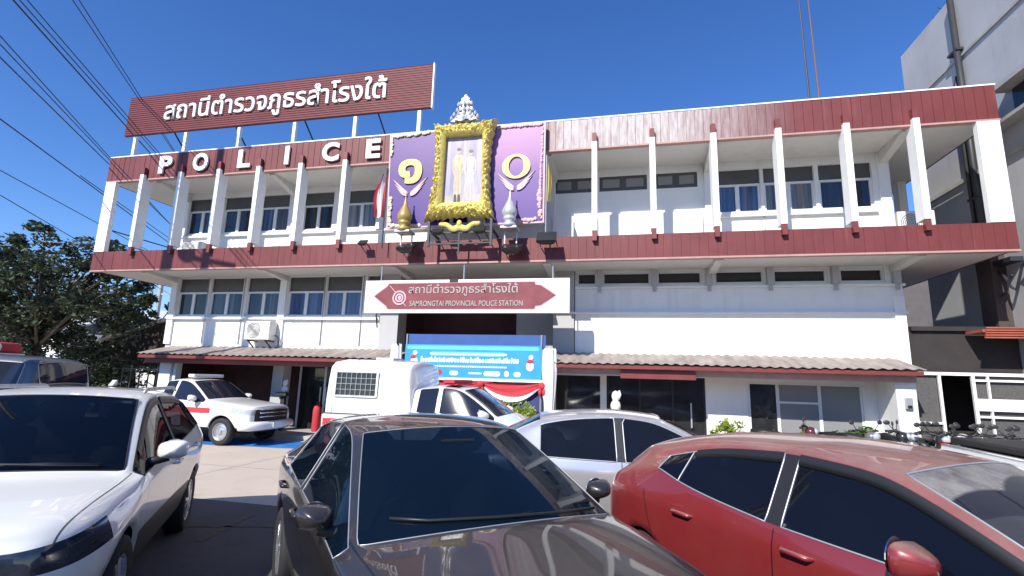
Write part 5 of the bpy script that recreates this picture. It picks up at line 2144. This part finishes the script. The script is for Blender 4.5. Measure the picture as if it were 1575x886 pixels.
def lab_suv(i, j):
    if i == 'f':
        return 'grille' if j in (1, 2) else 'body'
    if i == 'r':
        return 'body'
    if i in (0, 1) and j == 3:
        return 'headlight'
    if i == 14 and j in (3,):
        return 'tail_light'
    if j == 0:
        return 'under'
    if j == 1 and 3 <= i <= 13:
        return 'lower'
    if j in (6, 7) and 5 <= i <= 6:
        return 'windshield'
    if j in (6, 7) and i == 14:
        return 'rear_window'
    if j == 4:
        if 5 <= i <= 8:
            return 'win_f'
        if i == 9:
            return 'pillar'
        if 10 <= i <= 11:
            return 'win_r'
        if i == 12:
            return 'win_q'
    return 'body'
p_white = paint("pearl_white_paint", (0.80, 0.80, 0.75), 0.0, 0.35, 0.10, (0.55, 0.53, 0.5), ((.80, .06), (-.33, .02), (-1.28, -.25)), (.92, .80, .06), (.36, 1.02))
def ex_suv(root):
    wiper(root, [(.98, .60, 1.09), (1.04, .30, 1.11), (1.0, -.1, 1.12), (.94, -.5, 1.11)])
    wiper(root, [(1.02, 0.0, 1.11), (1.0, .3, 1.11), (.93, .62, 1.085)])
    for sg in (-1, 1):
        s_ = MB()
        s_.tube([(-.02, sg * .60, 1.575), (-.1, sg * .60, 1.605), (-1.35, sg * .59, 1.59), (-1.5, sg * .59, 1.55)], [.012, .018, .018, .012], 8)
        s_.build("roof_rail", M['steel'], root, smooth=True, local=True)
    s_ = MB()
    s_.prism([(-1.45, 1.60), (-1.28, 1.60), (-1.42, 1.66), (-1.46, 1.66)], -.02, .02)
    s_.build("shark_fin_aerial", p_white, root, local=True)
    plate(root, 2.26, .48)
M['lampdark2'] = M['lampdark']
suv = car("parked_crossover", "white crossover facing the camera cut by the left picture edge", "car", -4.87, 3.58, -54, SUVT, lab_suv, p_white, (1.32, -1.32), .335, tinted("suv_glass", (.003, .006, .012), .55), None, .40, .55, (.56, .99, 1.13, 1.0), p_white, ((-.15, .925, .93), (-1.1, .93, .97)), extra=ex_suv, wheel_v=.81, inside=(.88, -.10, -.95, .62), visor=('win_f', 'win_r'))
for c_ in suv.children:
    if c_.name.startswith('headlight'):
        c_.data.materials[0] = M['lampdark']

# --- red hatchback on the right
HAT = [
    S(2.36, .30, .42, .52, .48, .52, .58, .48, .66, .44, .70, .34, .72, .73),
    S(2.18, .22, .70, .78, .50, .77, .62, .74, .70, .69, .745, .52, .78, .80),
    S(1.92, .20, .80, .86, .52, .85, .68, .82, .77, .765, .81, .60, .84, .86),
    S(1.45, .20, .84, .895, .54, .885, .75, .855, .85, .80, .89, .64, .915, .935),
    S(1.14, .20, .85, .90, .56, .895, .80, .872, .90, .81, .935, .70, .955, .99, .12, .06),
    S(1.00, .20, .85, .90, .56, .90, .81, .874, .915, .80, .955, .745, .975, 1.015, .17, .03),
    S(.60, .20, .85, .90, .56, .90, .83, .872, .93, .715, 1.16, .665, 1.185, 1.23, .13, .02),
    S(.22, .20, .85, .90, .56, .90, .835, .87, .94, .643, 1.325, .59, 1.36, 1.405, .08, .01),
    S(.02, .20, .85, .90, .56, .90, .84, .87, .945, .632, 1.36, .565, 1.40, 1.437, .03),
    S(-.34, .20, .85, .90, .56, .90, .85, .87, .96, .628, 1.38, .56, 1.425, 1.458),
    S(-.43, .20, .85, .90, .56, .90, .855, .87, .965, .628, 1.38, .56, 1.425, 1.46),
    S(-.95, .20, .85, .905, .56, .905, .88, .865, 1.02, .632, 1.345, .565, 1.405, 1.445),
    S(-1.22, .20, .85, .91, .56, .905, .89, .84, 1.07, .650, 1.28, .57, 1.38, 1.425),
    S(-1.46, .20, .85, .91, .56, .90, .90, .81, 1.13, .675, 1.215, .58, 1.335, 1.39),
    S(-1.80, .20, .84, .89, .56, .88, .90, .79, 1.08, .69, 1.17, .585, 1.25, 1.33),
    S(-2.08, .22, .80, .84, .58, .83, .88, .765, 1.00, .68, 1.03, .60, 1.06, 1.09),
    S(-2.22, .28, .70, .75, .58, .74, .80, .68, .88, .62, .92, .50, .95, .97),
    S(-2.30, .34, .50, .58, .56, .58, .68, .54, .76, .50, .79, .40, .81, .82),
]
def lab_hat(i, j):
    if i == 'f':
        return 'grille' if j in (1, 2) else 'body'
    if i == 'r':
        return 'body'
    if i in (0, 1) and j == 3:
        return 'headlight'
    if i == 15 and j in (3,):
        return 'tail_light'
    if j == 0:
        return 'under'
    if j in (6, 7) and 5 <= i <= 6:
        return 'windshield'
    if j in (6, 7) and i == 14:
        return 'rear_window'
    if j == 4:
        if 5 <= i <= 8:
            return 'win_f'
        if i == 9:
            return 'pillar'
        if 10 <= i <= 11:
            return 'win_r'
        if i == 12:
            return 'win_q'
    return 'body'
p_red = paint("deep_red_paint", (0.225, 0.011, 0.015), 0.25, 0.27, 0.90, (0.36, 0.27, 0.22), ((.92, .15), (-.385, .02), (-1.45, -.35)), (1.0, .80, .10))
def ex_red(root):
    wiper(root, [(1.10, .62, 1.0), (1.15, .3, 1.015), (1.08, -.1, 1.04), (.98, -.45, 1.05)])
t = NT("dusty_swept_glass")
x, y, z = t.xyz()
def arc(px, py, r_):
    dx = t.math('SUBTRACT', x, px)
    dy = t.math('SUBTRACT', y, py)
    d2 = t.math('ADD', t.math('MULTIPLY', t.math('MULTIPLY', dx, dx), 1.2), t.math('MULTIPLY', dy, dy))
    return t.ramp(t.math('SQRT', d2), r_, r_ + .02)
sw = t.math('MULTIPLY', arc(1.14, -.55, .76), arc(1.16, .15, .80))
d = t.math('MULTIPLY', sw, t.math('ADD', t.math('MULTIPLY', t.ramp(t.noise(5, 6, .7), .25, .75), .6), .08))
t.color(t.mix(d, (.010, .012, .022), (.40, .37, .34)))
t.val(t.b.inputs["Roughness"], t.math('ADD', t.math('MULTIPLY', d, .6), .03))
M['swept'] = t.m
red = car("parked_hatchback", "red hatchback with dusty roof facing right in the right foreground", "car", 1.8, 3.8, -52, HAT, lab_hat, p_red, (1.42, -1.60), .305, tinted("red_car_glass", (.005, .006, .010), .75), None, .345, .55, (.40, .97, 1.02, 1.12), p_red, ((-.22, .905, .85), (-1.12, .905, .86)), extra=ex_red, wheel_v=.79, inside=(1.0, -.05, -.85, .52), trim_m=M['steel'], trim_r=.006, visor=('win_f', 'win_r'))

for c_ in red.children:
    if c_.name.startswith('windshield'):
        c_.data.materials[0] = M['swept']

# --- silver sedan behind them
p_silver = paint("silver_paint", (0.62, 0.63, 0.64), 0.6, 0.28, 0.12, (0.42, .40, .38), ((.80, .1), (-.46, 0), (-1.45, -.3)))
car("parked_sedan", "silver sedan facing right behind the red hatchback", "car", .28, 6.7, 9, SED, lab_sedan, p_silver, (1.38, -1.36), .31, tinted("silver_car_glass", (.010, .012, .018), .65), None, .38, .55, (.55, .97, 1.03, 1.0), p_silver, ((-.30, .905, .83), (-1.25, .90, .84)), wheel_v=.79, inside=(.86, -.15, -.95, .52), trim_m=M['steel'], trim_r=.008)

# --- pickups
def pickup_table(uc, roof=1.68, back=-.78, hz=0.0):
    """hood and cab; uc = windscreen base"""
    h = hz
    return [
        S(2.30, .42, .60, .74, .58, .74, .78 - h * .7, .70, .92 - h, .64, .97 - h, .48, .99 - h, 1.00 - h),
        S(2.16, .36, .78, .86, .60, .86, .80 - h * .7, .82, .93 - h, .75, .985 - h, .56, 1.01 - h, 1.03 - h),
        S(1.75, .34, .84, .90, .62, .885, .84 - h * .6, .84, .97 - h * .8, .77, 1.03 - h * .8, .60, 1.06 - h * .8, 1.08 - h * .8),
        S(1.25, .34, .86, .90, .64, .89, .90 - h * .4, .85, 1.02 - h * .4, .79, 1.08 - h * .4, .64, 1.10 - h * .4, 1.12 - h * .4),
        S(uc + .12, .34, .86, .88, .64, .88, .94, .855, 1.05, .79, 1.10, .70, 1.12, 1.15, .12, .06),
        S(uc, .34, .86, .88, .64, .88, .95, .857, 1.07, .785, 1.12, .735, 1.135, 1.17, .16, .03),
        S(uc - .32, .34, .86, .88, .64, .88, .97, .855, 1.09, .725, 1.36, .675, 1.385, 1.42, .12, .02),
        S(uc - .64, .34, .86, .88, .64, .88, .98, .852, 1.10, .665, 1.56, .61, roof - .09, roof - .05, .08, .01),
        S(uc - .82, .34, .86, .88, .64, .88, .985, .852, 1.105, .655, 1.60, .585, roof - .05, roof - .02, .03),
        S((uc + back) / 2 - .18, .34, .86, .88, .64, .88, .985, .852, 1.105, .655, 1.61, .58, roof - .04, roof),
        S((uc + back) / 2 - .26, .34, .86, .88, .64, .88, .985, .852, 1.108, .655, 1.61, .58, roof - .04, roof),
        S(back + .22, .34, .86, .88, .64, .88, .99, .852, 1.115, .66, 1.57, .59, roof - .06, roof - .02),
        S(back + .03, .36, .85, .87, .64, .87, .99, .845, 1.12, .70, 1.42, .62, 1.53, 1.57),
        S(back, .38, .84, .86, .64, .86, .98, .84, 1.10, .74, 1.18, .66, 1.22, 1.24),
    ]
def lab_pick(i, j):
    if i == 'f':
        return 'grille' if j in (2, 3) else ('lower' if j == 1 else 'body')
    if i == 'r':
        return 'body'
    if i in (0, 1) and j == 3:
        return 'headlight' if i == 0 or j == 3 else 'body'
    if j == 0:
        return 'under'
    if j in (6, 7) and 5 <= i <= 6:
        return 'windshield'
    if j in (6, 7) and i == 12:
        return 'rear_window'
    if j == 4:
        if 5 <= i <= 8:
            return 'win_f'
        if i == 10:
            return 'win_r'
    return 'body'

def cargo_bed(root, paint_m, u0, u1, wheel_u, wr, arch, liner=True, ztop=1.06):
    """bed with hollow box, wheel openings and tailgate; u0 front, u1 tail"""
    bm = bmesh.new()
    for sg in (-1, 1):
        nu, nz = 44, 20
        g_ = []
        for i in range(nu + 1):
            u = u0 + (u1 - u0) * i / nu
            col = []
            for k in range(nz + 1):
                q = k / nz
                z = .42 + (ztop - .42) * q
                v = .865 + .025 * math.sin(PI * q * .9) - (.012 if q > .85 else 0)
                col.append(bm.verts.new((u, sg * v, z)))
            g_.append(col)
        for i in range(nu):
            for k in range(nz):
                bm.faces.new((g_[i][k], g_[i + 1][k], g_[i + 1][k + 1], g_[i][k + 1]))
    arch_cut(bm, [(wheel_u, wr)], arch, .4, 1)
    bmesh.ops.recalc_face_normals(bm, faces=bm.faces)
    s_ = MB()
    bm.verts.index_update()
    s_.v = [tuple(v.co) for v in bm.verts]
    s_.f = [tuple(v.index for v in f.verts) for f in bm.faces]
    s_.mi = [f.material_index for f in bm.faces]
    bm.free()
    s_.cur = 0
    s_.box(u1 - .03, u1 + .01, -.85, .85, .45, ztop - .01)      # tailgate
    s_.box(u0 - .05, u0, -.84, .84, .45, ztop - .01)            # bulkhead
    for sg in (-1, 1):
        a, b = sorted((sg * .80, sg * .868))
        s_.cur = 0
        s_.box(u1 + .012, u0 - .052, a, b, ztop - .012, ztop + .012)
    s_.cur = 1
    for sg in (-1, 1):
        a, b = sorted((sg * .795, sg * .80))
        s_.box(u1 + .012, u0 - .052, a, b, .60, ztop - .014)
    s_.box(u1 + .012, u0 - .052, -.79, .79, .56, .60)
    bo_ = s_.build("cargo_bed", [paint_m, M['black']], root, smooth=False, local=True, recalc=False)
    for p_ in bo_.data.polygons:
        p_.use_smooth = abs(p_.normal.y) > .5
    for sg in (-1, 1):
        t_ = MB()
        a, b = sorted((sg * .70, sg * .86))
        t_.box(u1 - .05, u1 - .031, a, b, .66, 1.0)
        t_.build("tail_light", M['tail'], root, local=True)
    t_ = MB()
    t_.box(u1 - .16, u1 - .05, -.80, .80, .40, .52)
    t_.build("rear_bumper", M['steel'], root, local=True)
    t_ = MB()
    t_.box(u1 + .02, 2.0, -.45, .45, .30, .42)
    t_.build("chassis", M['black'], root, local=True)

def front_bumper(root, m):
    s_ = MB()
    s_.tube([(2.05, -.88, .50), (2.28, -.78, .50), (2.36, -.4, .50), (2.38, 0, .50), (2.36, .4, .50), (2.28, .78, .50), (2.05, .88, .50)], .12, 8)
    s_.build("front_bumper", m, root, smooth=True, local=True)
    s_ = MB()
    for z in (.73, .83, .92):
        s_.tube([(2.33, -.5, z), (2.345, 0, z), (2.33, .5, z)], .016, 6)
    s_.build("grille_bar", M['chrome'], root, local=True, smooth=True)
    plate(root, 2.50, .43)

p_pick = paint("police_white_paint", (0.78, 0.78, 0.77), 0.0, 0.35, 0.10, (.5, .48, .45), ((.86, .05), (-.28, 0)), None, (.40, 1.08))
def stripe(root, segs, v_off=.006):
    s_ = MB()
    for u0, u1, z0, z1, vv in segs:
        for sg in (-1, 1):
            a, b = sorted((sg * (vv), sg * (vv + .006)))
            s_.box(u1, u0, a, b, z0, z1)
    s_.build("red_stripe", M['cloth_r'], root, local=True)

def ex_cage(root):
    cargo_bed(root, p_pick, -.80, -2.42, -1.62, .36, .43)
    front_bumper(root, M['black'])
    stripe(root, [(-1.95 + 1.1, -2.4, .86, .99, .888)])
    # hard canopy with barred windows on the bed
    bm = bmesh.new()
    prof = [(-.85, 1.075), (-.85, 1.30), (-.83, 1.72), (-.78, 1.95), (-.66, 2.05), (-.30, 2.10), (.30, 2.10), (.66, 2.05), (.78, 1.95), (.83, 1.72), (.85, 1.30), (.85, 1.075)]
    us = [-.72, -.76, -.90, -1.2, -1.8, -2.30, -2.40]
    sc = [(.80, .90), (.95, .975), (1, 1), (1, 1), (1, 1), (1, 1), (.97, .985)]
    vs, fs = [], []
    for u, (a, b) in zip(us, sc):
        for v, z in prof:
            uu = u + (0.10 * max(0, 1.75 - z) if u > -.85 else 0)
            vs.append((uu, v * (a if z > 1.5 else 1), 1.075 + (z - 1.075) * b))
    n = len(prof)
    for i in range(len(us) - 1):
        for k in range(n - 1):
            fs.append((i * n + k, i * n + k + 1, (i + 1) * n + k + 1, (i + 1) * n + k))
    fs.append(tuple(range(n)))
    fs.append(tuple((len(us) - 1) * n + k for k in range(n - 1, -1, -1)))
    bm.free()
    s_ = MB()
    s_.add(vs, fs)
    cn = s_.build("canopy", p_pick, root, smooth=False, local=True, bevel=.03)
    for p_ in cn.data.polygons:
        p_.use_smooth = True
    for sg in (-1, 1):
        s_ = MB()
        a, b = sorted((sg * .838, sg * .856))
        s_.add([(-1.38, sg * .853, 1.42), (-2.20, sg * .853, 1.42), (-2.20, sg * .838, 1.84), (-1.38, sg * .838, 1.84)], [(0, 1, 2, 3)])
        gw = s_.build("barred_window", M['panedark'], cn, local=True, recalc=False)
        s_ = MB()
        for k in range(9):
            u = -1.38 - .82 * k / 8
            s_.bar((u, sg * .866, 1.42), (u, sg * .851, 1.84), .009)
        for k in range(5):
            z = 1.42 + .42 * k / 4
            s_.bar((-1.38, sg * (.867 - .015 * k / 4), z), (-2.20, sg * (.867 - .015 * k / 4), z), .009)
        s_.build("bars", M['steel'], cn, local=True)
        s_ = MB()
        for p_, q_ in (((-1.36, 1.40), (-2.22, 1.40)), ((-1.36, 1.86), (-2.22, 1.86)), ((-1.36, 1.40), (-1.36, 1.86)), ((-2.22, 1.40), (-2.22, 1.86))):
            s_.bar((p_[0], sg * (.866 - .036 * (p_[1] - 1.4)), p_[1]), (q_[0], sg * (.866 - .036 * (q_[1] - 1.4)), q_[1]), .035, .02)
        s_.build("window_frame", M['ac'], cn, local=True)
    for sg in (-1, 1):
        s_ = MB()
        s_.tube([(-.66, sg * .862, 1.078), (-2.40, sg * .862, 1.078)], .014, 6)
        s_.build("gasket", M['black'], cn, local=True)
        s_ = MB()
        s_.tube([(-2.26, sg * .853, 1.09), (-2.26, sg * .836, 1.70), (-2.26, sg * .785, 1.94), (-2.26, sg * .665, 2.045)], .007, 5)
        s_.build("panel_seam", M['steel'], cn, local=True)
    s_ = MB()
    s_.box(-1.75, -1.35, -.25, .25, 2.095, 2.15)
    s_.build("roof_vent", M['steel'], cn, local=True, bevel=.02)
    s_ = MB()
    s_.box(-.2, .10, -.55, .55, 1.66, 1.69)
    s_.box(-.16, .06, -.58, .58, 1.692, 1.76)
    s_.build("light_bar", M['cloth_r'], root, local=True, bevel=.015)
glp = glass("pickup_glass", (.014, .017, .030), .04)
car("police_pickup", "white police pickup carrying a tall barred prisoner canopy", "pickup truck", -3.14, 9.6, 0, pickup_table(.90, 1.66, -.78, .12), lab_pick, p_pick, (1.50, -1.62), .36, glp, "white pickups in the yard", .43, .55, (.72, 1.0, 1.17, 1.15), p_pick, ((-.15, .885, .95),), extra=ex_cage, wheel_v=.78, rim_m=M['steel'], steel=True)

def ex_stripe(root):
    cargo_bed(root, p_pick, -.80, -2.55, -1.55, .345, .42)
    front_bumper(root, p_pick)
    stripe(root, [(1.10, -.75, .81, .93, .903), (-.85, -2.4, .80, .94, .892)])
    s_ = MB()
    s_.box(-.12, .12, -.5, .5, 1.69, 1.71)
    s_.box(-.10, .10, -.52, .52, 1.712, 1.78)
    s_.build("light_bar", M['trim'], root, local=True, bevel=.015)
stp = car("police_pickup", "white police pickup with a red side stripe on the blue bay", "pickup truck", -11.08, 11.72, -1, pickup_table(.85), lab_pick, p_pick, (1.48, -1.55), .345, glp, "white pickups in the yard", .42, .55, (.60, 1.0, 1.17, 1.1), p_pick, ((-.15, .885, .95),), extra=ex_stripe, wheel_v=.78, rim_m=M['alloy'], steel=True)

stp.scale = (.95, .95, .95)

def ex_bed(root):
    cargo_bed(root, p_pick, .08, -2.5, -1.50, .35, .43, True, .97)
    s_ = MB()
    s_.box(-2.46, .02, -.76, .76, .985, 1.10)
    s_.build("bed_cover", M['black'], root, local=True, bevel=.03)
    front_bumper(root, M['black'])
car("parked_pickup", "white pickup with a black bed cover at the right picture edge", "pickup truck", 5.78, 7.25, -92, pickup_table(1.0, 1.68, .12), lab_pick, p_pick, (1.52, -1.50), .35, glp, None, .43, .55, (.82, 1.0, 1.17, 1.1), p_pick, (), extra=ex_bed, wheel_v=.78, rim_m=M['steel'], steel=True)

# --- grey van with a red light bar at the far left
VAN = [
    S(2.30, .36, .62, .74, .56, .74, .78, .70, .92, .64, .98, .48, 1.00, 1.02),
    S(2.10, .32, .78, .86, .60, .86, .82, .82, .98, .75, 1.06, .56, 1.10, 1.12),
    S(1.80, .30, .84, .88, .62, .88, .90, .85, 1.06, .78, 1.14, .66, 1.17, 1.20, .06, .03),
    S(1.40, .30, .86, .88, .64, .88, .94, .86, 1.12, .75, 1.50, .70, 1.53, 1.57, .08, .02),
    S(1.00, .30, .86, .88, .64, .88, .96, .862, 1.13, .70, 1.74, .64, 1.80, 1.84, .06),
    S(.75, .30, .86, .88, .64, .88, .96, .862, 1.13, .70, 1.76, .63, 1.84, 1.88),
    S(.10, .30, .86, .88, .64, .88, .96, .862, 1.13, .70, 1.77, .63, 1.86, 1.90),
    S(.00, .30, .86, .88, .64, .88, .96, .862, 1.13, .70, 1.77, .63, 1.86, 1.90),
    S(-1.00, .30, .86, .88, .64, .88, .96, .862, 1.13, .70, 1.77, .63, 1.86, 1.90),
    S(-1.10, .30, .86, .88, .64, .88, .96, .862, 1.13, .70, 1.77, .63, 1.86, 1.90),
    S(-2.00, .30, .86, .88, .64, .88, .96, .862, 1.13, .71, 1.74, .64, 1.84, 1.88),
    S(-2.20, .32, .84, .86, .64, .86, .96, .85, 1.12, .74, 1.60, .66, 1.72, 1.78),
    S(-2.30, .36, .76, .80, .64, .80, .92, .78, 1.06, .74, 1.20, .66, 1.26, 1.30),
]
def lab_van(i, j):
    if i == 'f':
        return 'grille' if j in (2,) else 'body'
    if i == 'r':
        return 'body'
    if j == 0:
        return 'under'
    if i in (0, 1) and j == 3:
        return 'headlight'
    if j in (6, 7) and 2 <= i <= 3:
        return 'windshield'
    if j in (6, 7) and i == 11:
        return 'rear_window'
    if j == 4:
        if 3 <= i <= 5:
            return 'win_f'
        if i == 7:
            return 'win_r'
        if i == 9:
            return 'win_q'
    return 'body'
p_grey = paint("grey_van_paint", (0.085, 0.09, 0.10), 0.4, 0.4, 0.3, (.3, .28, .26), ((.05, 0), (1.5, .1)))
def ex_van(root):
    s_ = MB()
    s_.box(-.72, -.30, -.66, .66, 1.905, 1.935)
    s_.build("light_bar_base", M['trim'], root, local=True)
    s_ = MB()
    s_.tube([(-.5, -.70, 2.06), (-.5, -.66, 2.06), (-.5, .66, 2.06), (-.5, .70, 2.06)], [.10, .125, .125, .10], 12)
    lb = s_.build("light_bar", M['cloth_r'], root, local=True, smooth=True)
    s_ = MB()
    s_.tube([(-.5, -.16, 2.06), (-.5, .16, 2.06)], .129, 12)
    s_.build("loudspeaker", M['trim'], lb, local=True, smooth=True)
van = car("patrol_van", "grey van with a red light bar behind the white crossover", "van", -15.45, 9.0, 195, VAN, lab_van, p_grey, (1.45, -1.45), .34, glp, None, .41, .55, None, None, (), extra=ex_van, wheel_v=.77, steel=True, trim_m=M['steel'])

van.scale = (1.07, 1.07, 1.07)

# ------------------------------------------------------------------ motorcycles
def motorbike(label, x, y, deg, pm, group):
    o = thing("motorcycle", label, "motorcycle", (x, y, 0), R(deg), group)
    for uc in (.62, -.62):
        s_ = MB()
        s_.tube([(uc + .25 * math.cos(2 * PI * k / 24), 0, .29 + .25 * math.sin(2 * PI * k / 24)) for k in range(24)], .045, 8, closed=True)
        w_ = s_.build("wheel", M['rubber'], o, smooth=True, local=True)
        s_ = MB()
        for k in range(6):
            a = PI * k / 6
            s_.bar((uc + .23 * math.cos(a), 0, .29 + .23 * math.sin(a)), (uc - .23 * math.cos(a), 0, .29 - .23 * math.sin(a)), .014)
        s_.tube([(uc, -.05, .29), (uc, .05, .29)], .05, 10)
        s_.build("spokes", M['steel'], w_, local=True)
    s_ = MB()
    s_.tube([(.62, .07, .29), (.45, .07, .72), (.38, .05, .92)], .02, 6)
    s_.tube([(.62, -.07, .29), (.45, -.07, .72), (.38, -.05, .92)], .02, 6)
    s_.build("fork", M['chrome'], o, smooth=True, local=True)
    s_ = MB()      # leg shield and body shell
    s_.tube([(.44, 0, .88), (.40, 0, .66), (.30, 0, .48), (.10, 0, .42), (-.15, 0, .50), (-.45, 0, .64), (-.78, 0, .74)], [.09, .14, .13, .11, .13, .13, .05], 10)
    s_.ball((.44, 0, .90), .12, .13, .11)
    s_.tube([(.62 + .30 * math.cos(R(a)), 0, .29 + .30 * math.sin(R(a))) for a in (20, 50, 80, 110, 140, 165)], .055, 8)
    s_.build("body_shell", pm, o, smooth=True, local=True)
    s_ = MB()
    s_.tube([(.05, 0, .72), (-.15, 0, .76), (-.45, 0, .80), (-.70, 0, .82)], [.06, .11, .12, .07], 10)
    s_.build("seat", M['black'], o, smooth=True, local=True)
    s_ = MB()
    s_.tube([(.28, .36, 1.0), (.34, .22, 1.02), (.40, .05, .98), (.40, -.05, .98), (.34, -.22, 1.02), (.28, -.36, 1.0)], .016, 6)
    s_.tube([(.28, .38, 1.0), (.31, .27, 1.01)], .024, 6)
    s_.tube([(.28, -.38, 1.0), (.31, -.27, 1.01)], .024, 6)
    s_.build("handlebar", M['black'], o, smooth=True, local=True)
    for sg in (-1, 1):
        s_ = MB()
        s_.tube([(.33, sg * .24, 1.02), (.34, sg * .34, 1.14)], .008, 5)
        s_.ball((.34, sg * .37, 1.17), .02, .065, .045)
        s_.build("mirror", M['darksteel'], o, smooth=True, local=True)
    s_ = MB()
    s_.ball((.535, 0, .92), .05, .085, .07)
    s_.build("headlight", M['lamp'], o, smooth=True, local=True)
    s_ = MB()
    s_.tube([(.05, -.14, .30), (-.35, -.17, .30), (-.85, -.18, .38)], [.03, .045, .05], 8)
    s_.ball((.0, 0, .33), .16, .12, .12)
    s_.build("engine", M['darksteel'], o, smooth=True, local=True)
    s_ = MB()
    s_.ball((-.84, 0, .76), .03, .07, .05)
    s_.build("tail_light", M['tail'], o, smooth=True, local=True)
    return o
grp = "motorcycles parked in a row on the right"
bk = mat("black_bike_paint", (.02, .02, .022), .25, var=0, coat=1)
gy = mat("grey_bike_paint", (.16, .165, .17), .3, .3, var=0, coat=1)
mr = mat("maroon_bike_paint", (.10, .014, .020), .25, var=0, coat=1)
wt = mat("white_bike_paint", (.6, .6, .6), .3, var=0, coat=1)
bikes = [motorbike("maroon motorcycle alone in front of the grey shop window", 3.35, 12.05, -20, mr, grp),
         motorbike("black motorcycle at the left end of the row by the white pillar", 5.75, 11.75, -80, bk, grp),
         motorbike("grey motorcycle second in the row, in front of the gate's left panel", 6.25, 11.7, -75, gy, grp),
         motorbike("white motorcycle before the dark gate opening", 7.15, 11.6, -82, wt, grp)]
dup(bikes[1], (6.7, 11.75, 0), R(-85), "black motorcycle between the grey and the white one", grp)
dup(bikes[2], (7.6, 11.5, 0), R(-78), "grey motorcycle right of the white one", grp)
dup(bikes[1], (8.05, 11.55, 0), R(-84), "black motorcycle at the right end of the row", grp)
for i, (x_, y_, dg_, k_, lab_) in enumerate(((5.45, 12.1, -86, 2, "grey motorcycle tucked behind the black one at the row's left end"), (6.0, 12.25, -70, 1, "black motorcycle behind the gap between the first two bikes"), (6.48, 12.3, -95, 3, "white motorcycle deep in the row before the gate's left panel"), (6.95, 12.2, -80, 2, "grey motorcycle deep in the row before the gate's left post"), (7.4, 12.1, -100, 1, "black motorcycle deep in the row before the gate's dark opening"), (7.85, 12.0, -84, 2, "grey motorcycle deep in the row by the gate's thick white panel"), (8.3, 11.9, -80, 3, "white motorcycle at the far right end of the row"), (4.45, 11.75, -60, 2, "grey motorcycle in front of the shop window's right half"))):
    dup(bikes[k_], (x_, y_, 0), R(dg_), lab_, grp)
dup(bikes[1], (4.95, 11.9, 0), R(-30), "black motorcycle parked askew left of the white pillar", grp)
